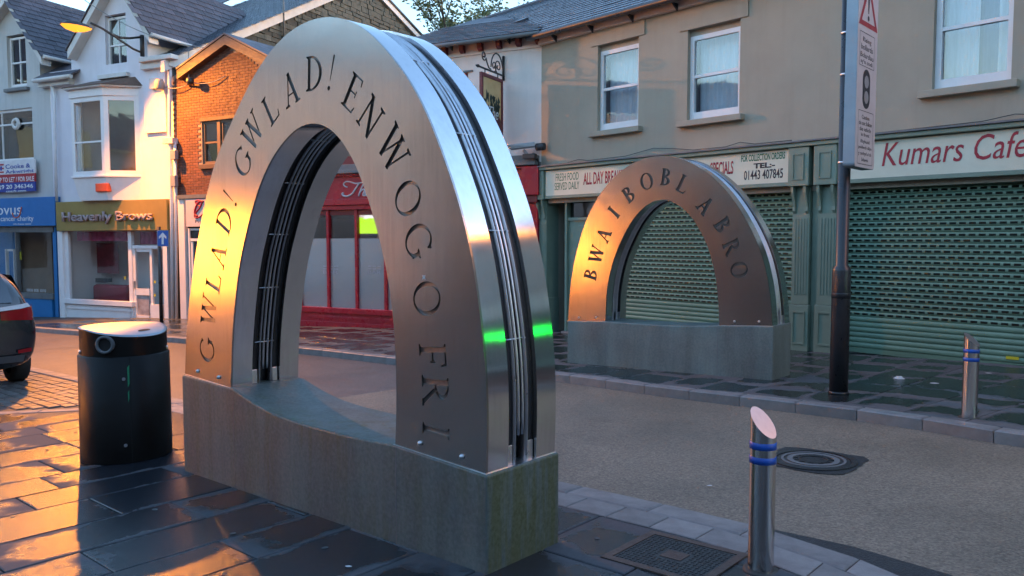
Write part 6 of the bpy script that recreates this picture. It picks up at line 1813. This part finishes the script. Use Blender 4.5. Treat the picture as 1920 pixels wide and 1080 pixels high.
# ================================================================== CAR
# rear three quarter hatchback parked on the setts, nose away from the camera
cr = ground(34, 716, -.02)
fwd = Vector((-KP.x, -KP.y, 0)); rgt = Vector((KQ.x, KQ.y, 0))
car = thing('parked_car', cr - rgt * .75 + fwd * 1.9, 'dark hatchback car with red tail light parked at the left edge', 'car')
O_ = cr - rgt * .78 - fwd * .68; O_.z = zg(O_.x, O_.y) - .01
def cp(x, y, z):
    w = O_ + fwd * x + rgt * y; w.z = zg(w.x, w.y) - .01 + z * 1.14; return w
sec = [  # x, half width at sill / belt / roof, z of sill, belt, roof edge, roof top, bottom
    (.02, .60, .70, .50, .34, .66, .82, .86, .30), (.06, .76, .82, .62, .30, .72, .95, 1.0, .24), (.14, .84, .885, .66, .26, .78, 1.10, 1.18, .2), (.30, .87, .90, .66, .24, .86, 1.28, 1.38, .2),
    (.62, .88, .90, .66, .22, .92, 1.40, 1.49, .2), (1.3, .88, .90, .66, .22, .94, 1.44, 1.53, .2), (2.2, .88, .90, .65, .22, .93, 1.40, 1.49, .2), (2.8, .88, .895, .66, .22, .92, 1.15, 1.24, .2), (3.1, .88, .89, .70, .22, .90, .97, 1.02, .2), (3.8, .86, .86, .68, .24, .82, .86, .90, .22), (4.15, .74, .74, .6, .3, .66, .74, .76, .28), (4.22, .6, .6, .5, .36, .56, .62, .64, .34)]
vs = []; nr = 13
for x, ws, wb, wr2, zs_, zb_, zr, zt3, z0 in sec:
    half = [(0, z0), (ws * .7, z0), (ws, zs_ + .04), (wb, (zs_ + zb_) / 2 + .08), (wb * .985, zb_), (wr2 + (wb - wr2) * .32, zb_ + (zr - zb_) * .7), (wr2 * .93, zr)]
    top = (0, zt3)
    ring_ = [top] + [(y, z) for y, z in half[::-1][:-1]] + [half[0]] + [(-y, z) for y, z in half[1:]]
    vs += [cp(x, y, z) for y, z in ring_]
nr = len(ring_); ns_ = len(sec)
mb = MB(); mb.add(vs, [(i * nr + k, i * nr + (k + 1) % nr, (i + 1) * nr + (k + 1) % nr, (i + 1) * nr + k) for i in range(ns_ - 1) for k in range(nr)] + [tuple(range(nr)), tuple(range((ns_ - 1) * nr, ns_ * nr))[::-1]], True)
body = mb.build('body', M['car_paint'], car); ss = body.modifiers.new('sub', 'SUBSURF'); ss.levels = 2; ss.render_levels = 2
def patch(name, m, pts, n_off, parent=car):
    """curved panel following surveyed (x, y, z) rows"""
    mb = MB(); rows = len(pts); c_ = len(pts[0]); v = [cp(*p) for r_ in pts for p in r_]; v2_ = [cp(p[0] + n_off[0], p[1] * (1 - n_off[1]), p[2]) for r_ in pts for p in r_]
    k = rows * c_
    fs = [(i * c_ + j, i * c_ + j + 1, (i + 1) * c_ + j + 1, (i + 1) * c_ + j) for i in range(rows - 1) for j in range(c_ - 1)]
    mb.add(v + v2_, fs + [tuple(q + k for q in f[::-1]) for f in fs], True); return mb.build(name, m, parent)
patch('rear_window', M['car_glass'], [[(.075, -.58, 1.0), (.055, 0, 1.0), (.075, .58, 1.0)], [(.20, -.55, 1.20), (.17, 0, 1.21), (.20, .55, 1.20)], [(.36, -.50, 1.37), (.33, 0, 1.40), (.36, .50, 1.37)]], (.05, .02))
patch('side_window', M['car_glass'], [[(.5, .865, .98), (1.6, .87, .98)], [(.62, .73, 1.32), (1.6, .74, 1.36)]], (0, .04))
for s_ in (1, -1):
    tl_ = patch('tail_light', M['lamp_red'], [[(.02, .42 * s_, .80), (.03, .66 * s_, .79), (.10, .82 * s_, .78), (.36, .905 * s_, .84)], [(.03, .42 * s_, .90), (.04, .66 * s_, .92), (.11, .80 * s_, .94), (.36, .885 * s_, .97)]], (.06, .05))
    patch('reverse_lamp', M['lamp_clear'], [[(.012, .40 * s_, .905), (.03, .66 * s_, .925), (.11, .80 * s_, .945)], [(.03, .42 * s_, .95), (.05, .66 * s_, .975), (.13, .77 * s_, .99)]], (.05, .05), tl_)
    patch('bumper_reflector', M['lamp_red'], [[(-.005, .60 * s_, .40), (.035, .77 * s_, .41)], [(-.004, .60 * s_, .44), (.036, .775 * s_, .455)]], (.04, .03))
patch('bumper_trim', M['plastic_dark'], [[(.0, -.66, .30), (-.03, 0, .30), (.0, .66, .30)], [(-.01, -.68, .38), (-.035, 0, .38), (-.01, .68, .38)]], (.05, .02))
for wx in (.72, 3.35):
    for s_ in (1, -1):
        prof = [(.0, .11), (.19, .11), (.20, .10), (.215, .105), (.305, .10), (.325, .06), (.325, -.06), (.305, -.10), (.2, -.10), (.0, -.10)]
        def wheel_part(pr, name, m, parent):
            seg = 28; v = []
            for r_, y in pr:
                for k in range(seg):
                    a = 2 * math.pi * k / seg; v.append(cp(wx + r_ * math.cos(a), s_ * (.775 + y), (.325 + r_ * math.sin(a)) / 1.14))
            b = MB(); b.add(v, [(i * seg + k, i * seg + (k + 1) % seg, (i + 1) * seg + (k + 1) % seg, (i + 1) * seg + k) for i in range(len(pr) - 1) for k in range(seg)], True); return b.build(name, m, parent)
        w_ = wheel_part(prof[3:9], 'wheel', M['tyre'], car); wheel_part([(.0001, .07), (.08, .085), (.19, .09), (.215, .105)], 'rim', M['rod_steel'], w_)

# ================================================================== TREE
def tree(c, hgt, label, seed, spread):
    rr = random.Random(seed); t = thing('tree', c, label, 'tree')
    tr = MB(); c = Vector(c); tips = []
    def limb(p, d, L, r, lev):
        pts = [p]; q = p.copy(); dd = d.copy()
        for k in range(5):
            dd = (dd + Vector((rr.uniform(-.12, .12), rr.uniform(-.12, .12), rr.uniform(-.02, .10)))).normalized(); q = q + dd * L / 5; pts.append(q.copy())
        tr.tube(pts, [r * (1 - .13 * k) for k in range(6)], 6 if lev < 2 else 4, caps=False)
        if lev >= 2: tips.extend(pts[1:])
        if lev < 3:
            for k in range(5 if lev else 9):
                b = pts[2 + k % 4]; az = rr.uniform(0, 6.28); el = rr.uniform(.5, 1.2)
                limb(b, Vector((math.cos(az) * math.cos(el), math.sin(az) * math.cos(el), math.sin(el))), L * rr.uniform(.45, .62), r * .45, lev + 1)
    limb(c, Vector((0, 0, 1)), hgt * .62, .2, 0)
    tr.build('trunk', M['bark'], t)
    lf = MB()
    for p in tips:
        for k in range(8):
            q = p + Vector((rr.gauss(0, .16), rr.gauss(0, .16), rr.gauss(0, .16))); a = Vector((rr.uniform(-1, 1), rr.uniform(-1, 1), rr.uniform(-.6, .6))).normalized(); b = a.cross(Vector((rr.uniform(-1, 1), rr.uniform(-1, 1), rr.uniform(-1, 1)))).normalized()
            s_ = rr.uniform(.08, .14)
            lf.add([q - a * s_, q + b * s_ * .45, q + a * s_, q - b * s_ * .45], [(0, 1, 2, 3)])
    tag(lf.build('crown', M['leaf_green'], t, keep=True), kind='stuff')
    return len(tips)
d = ray(872, 60); 
nt_ = tree((-1.2, 37, -1), 14.6, 'leafy young tree rising behind the pub roof', 4, 1)
nt2 = tree((.5, 40, -1), 14.0, 'thin tree top showing right of the taller tree over the ridge', 6, 1)
print('tips', nt_, nt2)

# ================================================================== OUT OF FRAME, SEEN MIRRORED IN THE STEEL
# a white house with its own lamp down the street to the left
lh = Frame(-30, 9, .12, 1)
lh.n = Vector((1, -.12)).normalized()
ho = thing('corner_house', (-33, 9, zg(-33, 9)), 'tall cream house mirrored in the middle of the big arch', 'house')
def plain_house(t, u0, u1, n, h, m):
    part_box('wall', M[m], t, lh, u0, u1, -7, n, -2, h)
    mb = MB(); q = [lh.P(u0 - .1, n + .3, h), lh.P(u1 + .1, n + .3, h), lh.P(u1 + .1, -3.8, h + 2.6), lh.P(u0 - .1, -3.8, h + 2.6)]; mb.prism(q, (0, 0, .1)); mb.build('roof', M['slate_purple'], t)
    k = u0 + 1.2
    while k < u1 - 1.6:
        for z0, z1 in ((5.0, 6.7),) + (((.2, 2.2),) if t is not ho else ()):
            mb = MB(); mb.box(lh, k, k + 1.1, n - .01, n + .03, z0, z1); mb.build('window', M['car_glass'], t)
        k += 3.1
plain_house(ho, -6, 6.5, 0, 8.6, 'cream_render')
# a small white kiosk with its lamp, nearer: the bright amber patch in the left legs
lk = Frame(-13.5, 8.6, .12, 1); lk.n = Vector((1, -.12)).normalized()
kz = zg(-13.5, 8.6)
ki = thing('kiosk', (-14.7, 8.6, kz), 'small white lamplit kiosk mirrored in the left legs of both arches', 'kiosk')
part_box('kiosk_wall', M['cream_render'], ki, lk, -1.7, 1.7, -2.4, 0, kz - .3, kz + 2.7)
part_box('kiosk_roof', M['lead_grey'], ki, lk, -1.9, 1.9, -2.6, .25, kz + 2.7, kz + 2.85, .02)
part_box('kiosk_counter', M['brown_timber'], ki, lk, -1.2, 1.2, -.01, .3, kz + .85, kz + .91, .01)
lamp(lk.P(0, .85, kz + 2.55), lk.P(0, .03, kz + 2.5), 165, 'wall lamp on the mirrored kiosk', post_h=.3, aim=(-1, .12, -.75), cone=130)
row = thing('terrace_house', (-34, -14, zg(-34, -14)), 'plain brown brick terrace mirrored in the right leg of the big arch', 'house')
plain_house(row, -36, -6.2, -.4, 8.4, 'brick_red')
row2 = thing('terrace_house', (-33, 22, zg(-33, 22)), 'plain grey terrace mirrored in the shop windows at left', 'house')
plain_house(row2, 6.7, 30, -.4, 8.8, 'grey_render')
nb = thing('terrace_house', RF.P(13, -3, 0), 'plain beige terrace mirrored in the end of the big arch', 'house')
part_box('wall', M['grey_render'], nb, RF, 9.52, 26, -7, -.05, -1, 7.2)
part_box('shop_window', M['car_glass'], nb, RF, 10.2, 13.6, -.06, -.01, .5, 2.6)
part_box('window', M['car_glass'], nb, RF, 11, 12, -.06, -.01, 4, 5.6)
# the shops behind the photographer
bh = Frame(0, -7.5, 1, -.12); bh.n = Vector((.12, 1)).normalized()
back_row = thing('shop_row', (0, -10, zg(0, -10)), 'plain grey shop row mirrored in the bollard and litter bin', 'building')
part_box('wall', M['grey_render'], back_row, bh, -26, 16, -7, 0, -1.5, 7.0)
mb = MB(); q = [bh.P(-26, .3, 7.0), bh.P(16, .3, 7.0), bh.P(16, -4, 9.6), bh.P(-26, -4, 9.6)]; mb.prism(q, (0, 0, .1)); mb.build('roof', M['slate_purple'], back_row)
for k in range(9):
    u0 = -24 + k * 4.4
    mb = MB(); mb.box(bh, u0, u0 + 1.1, -.01, .03, 4.2, 5.9); mb.build('window', M['car_glass'], back_row)
    mb = MB(); mb.box(bh, u0 - .8, u0 + 2.6, -.01, .05, .2, 2.6); mb.build('shop_window', M['car_glass'], back_row)
    mb = MB(); mb.box(bh, u0 - .9, u0 + 2.8, -.01, .12, 2.8, 3.5); mb.build('fascia_board', M['red_dark' if k % 3 == 0 else 'green_paint' if k % 3 == 1 else 'plastic_dark'], back_row)
# lamp on the shop row to the right
ru = RF.u(960 + 1480 * 1.9)
lamp(RF.P(8.4, 1.9, 6.0), RF.P(8.4, .05, 5.7), 24, 'street lamp on the beige building beyond the right edge', aim=(-.72, -.3, -.62))
# control pillar of the rising bollards, its green light showing
gp_ = Vector((6.1, 4.75, 0)); gp_.z = zg(gp_.x, gp_.y) + FPZ
cpil = thing('signal_pillar', gp_, 'short bollard control pillar with green light mirrored in the big arch', 'signal')
MB().lathe(gp_, [(.09, 0), (.09, 1.18), (.08, 1.2)], 20).build('pillar_post', M['pole_black'], cpil)
sfr = Frame(gp_.x, gp_.y, .1, 1); sfr.n = Vector((-1, .1)).normalized()
mb = MB(); mb.box(sfr, -.14, .14, -.1, .1, gp_.z + 1.2, gp_.z + 1.75); mb.build('signal_head', M['pole_black'], cpil, .02)
mb = MB(); mb.add([sfr.P(.095 * math.cos(2 * math.pi * k / 20), .104, gp_.z + 1.36 + .095 * math.sin(2 * math.pi * k / 20)) for k in range(20)], [tuple(range(20))]); mb.build('green_lens', M['signal_green'], cpil)
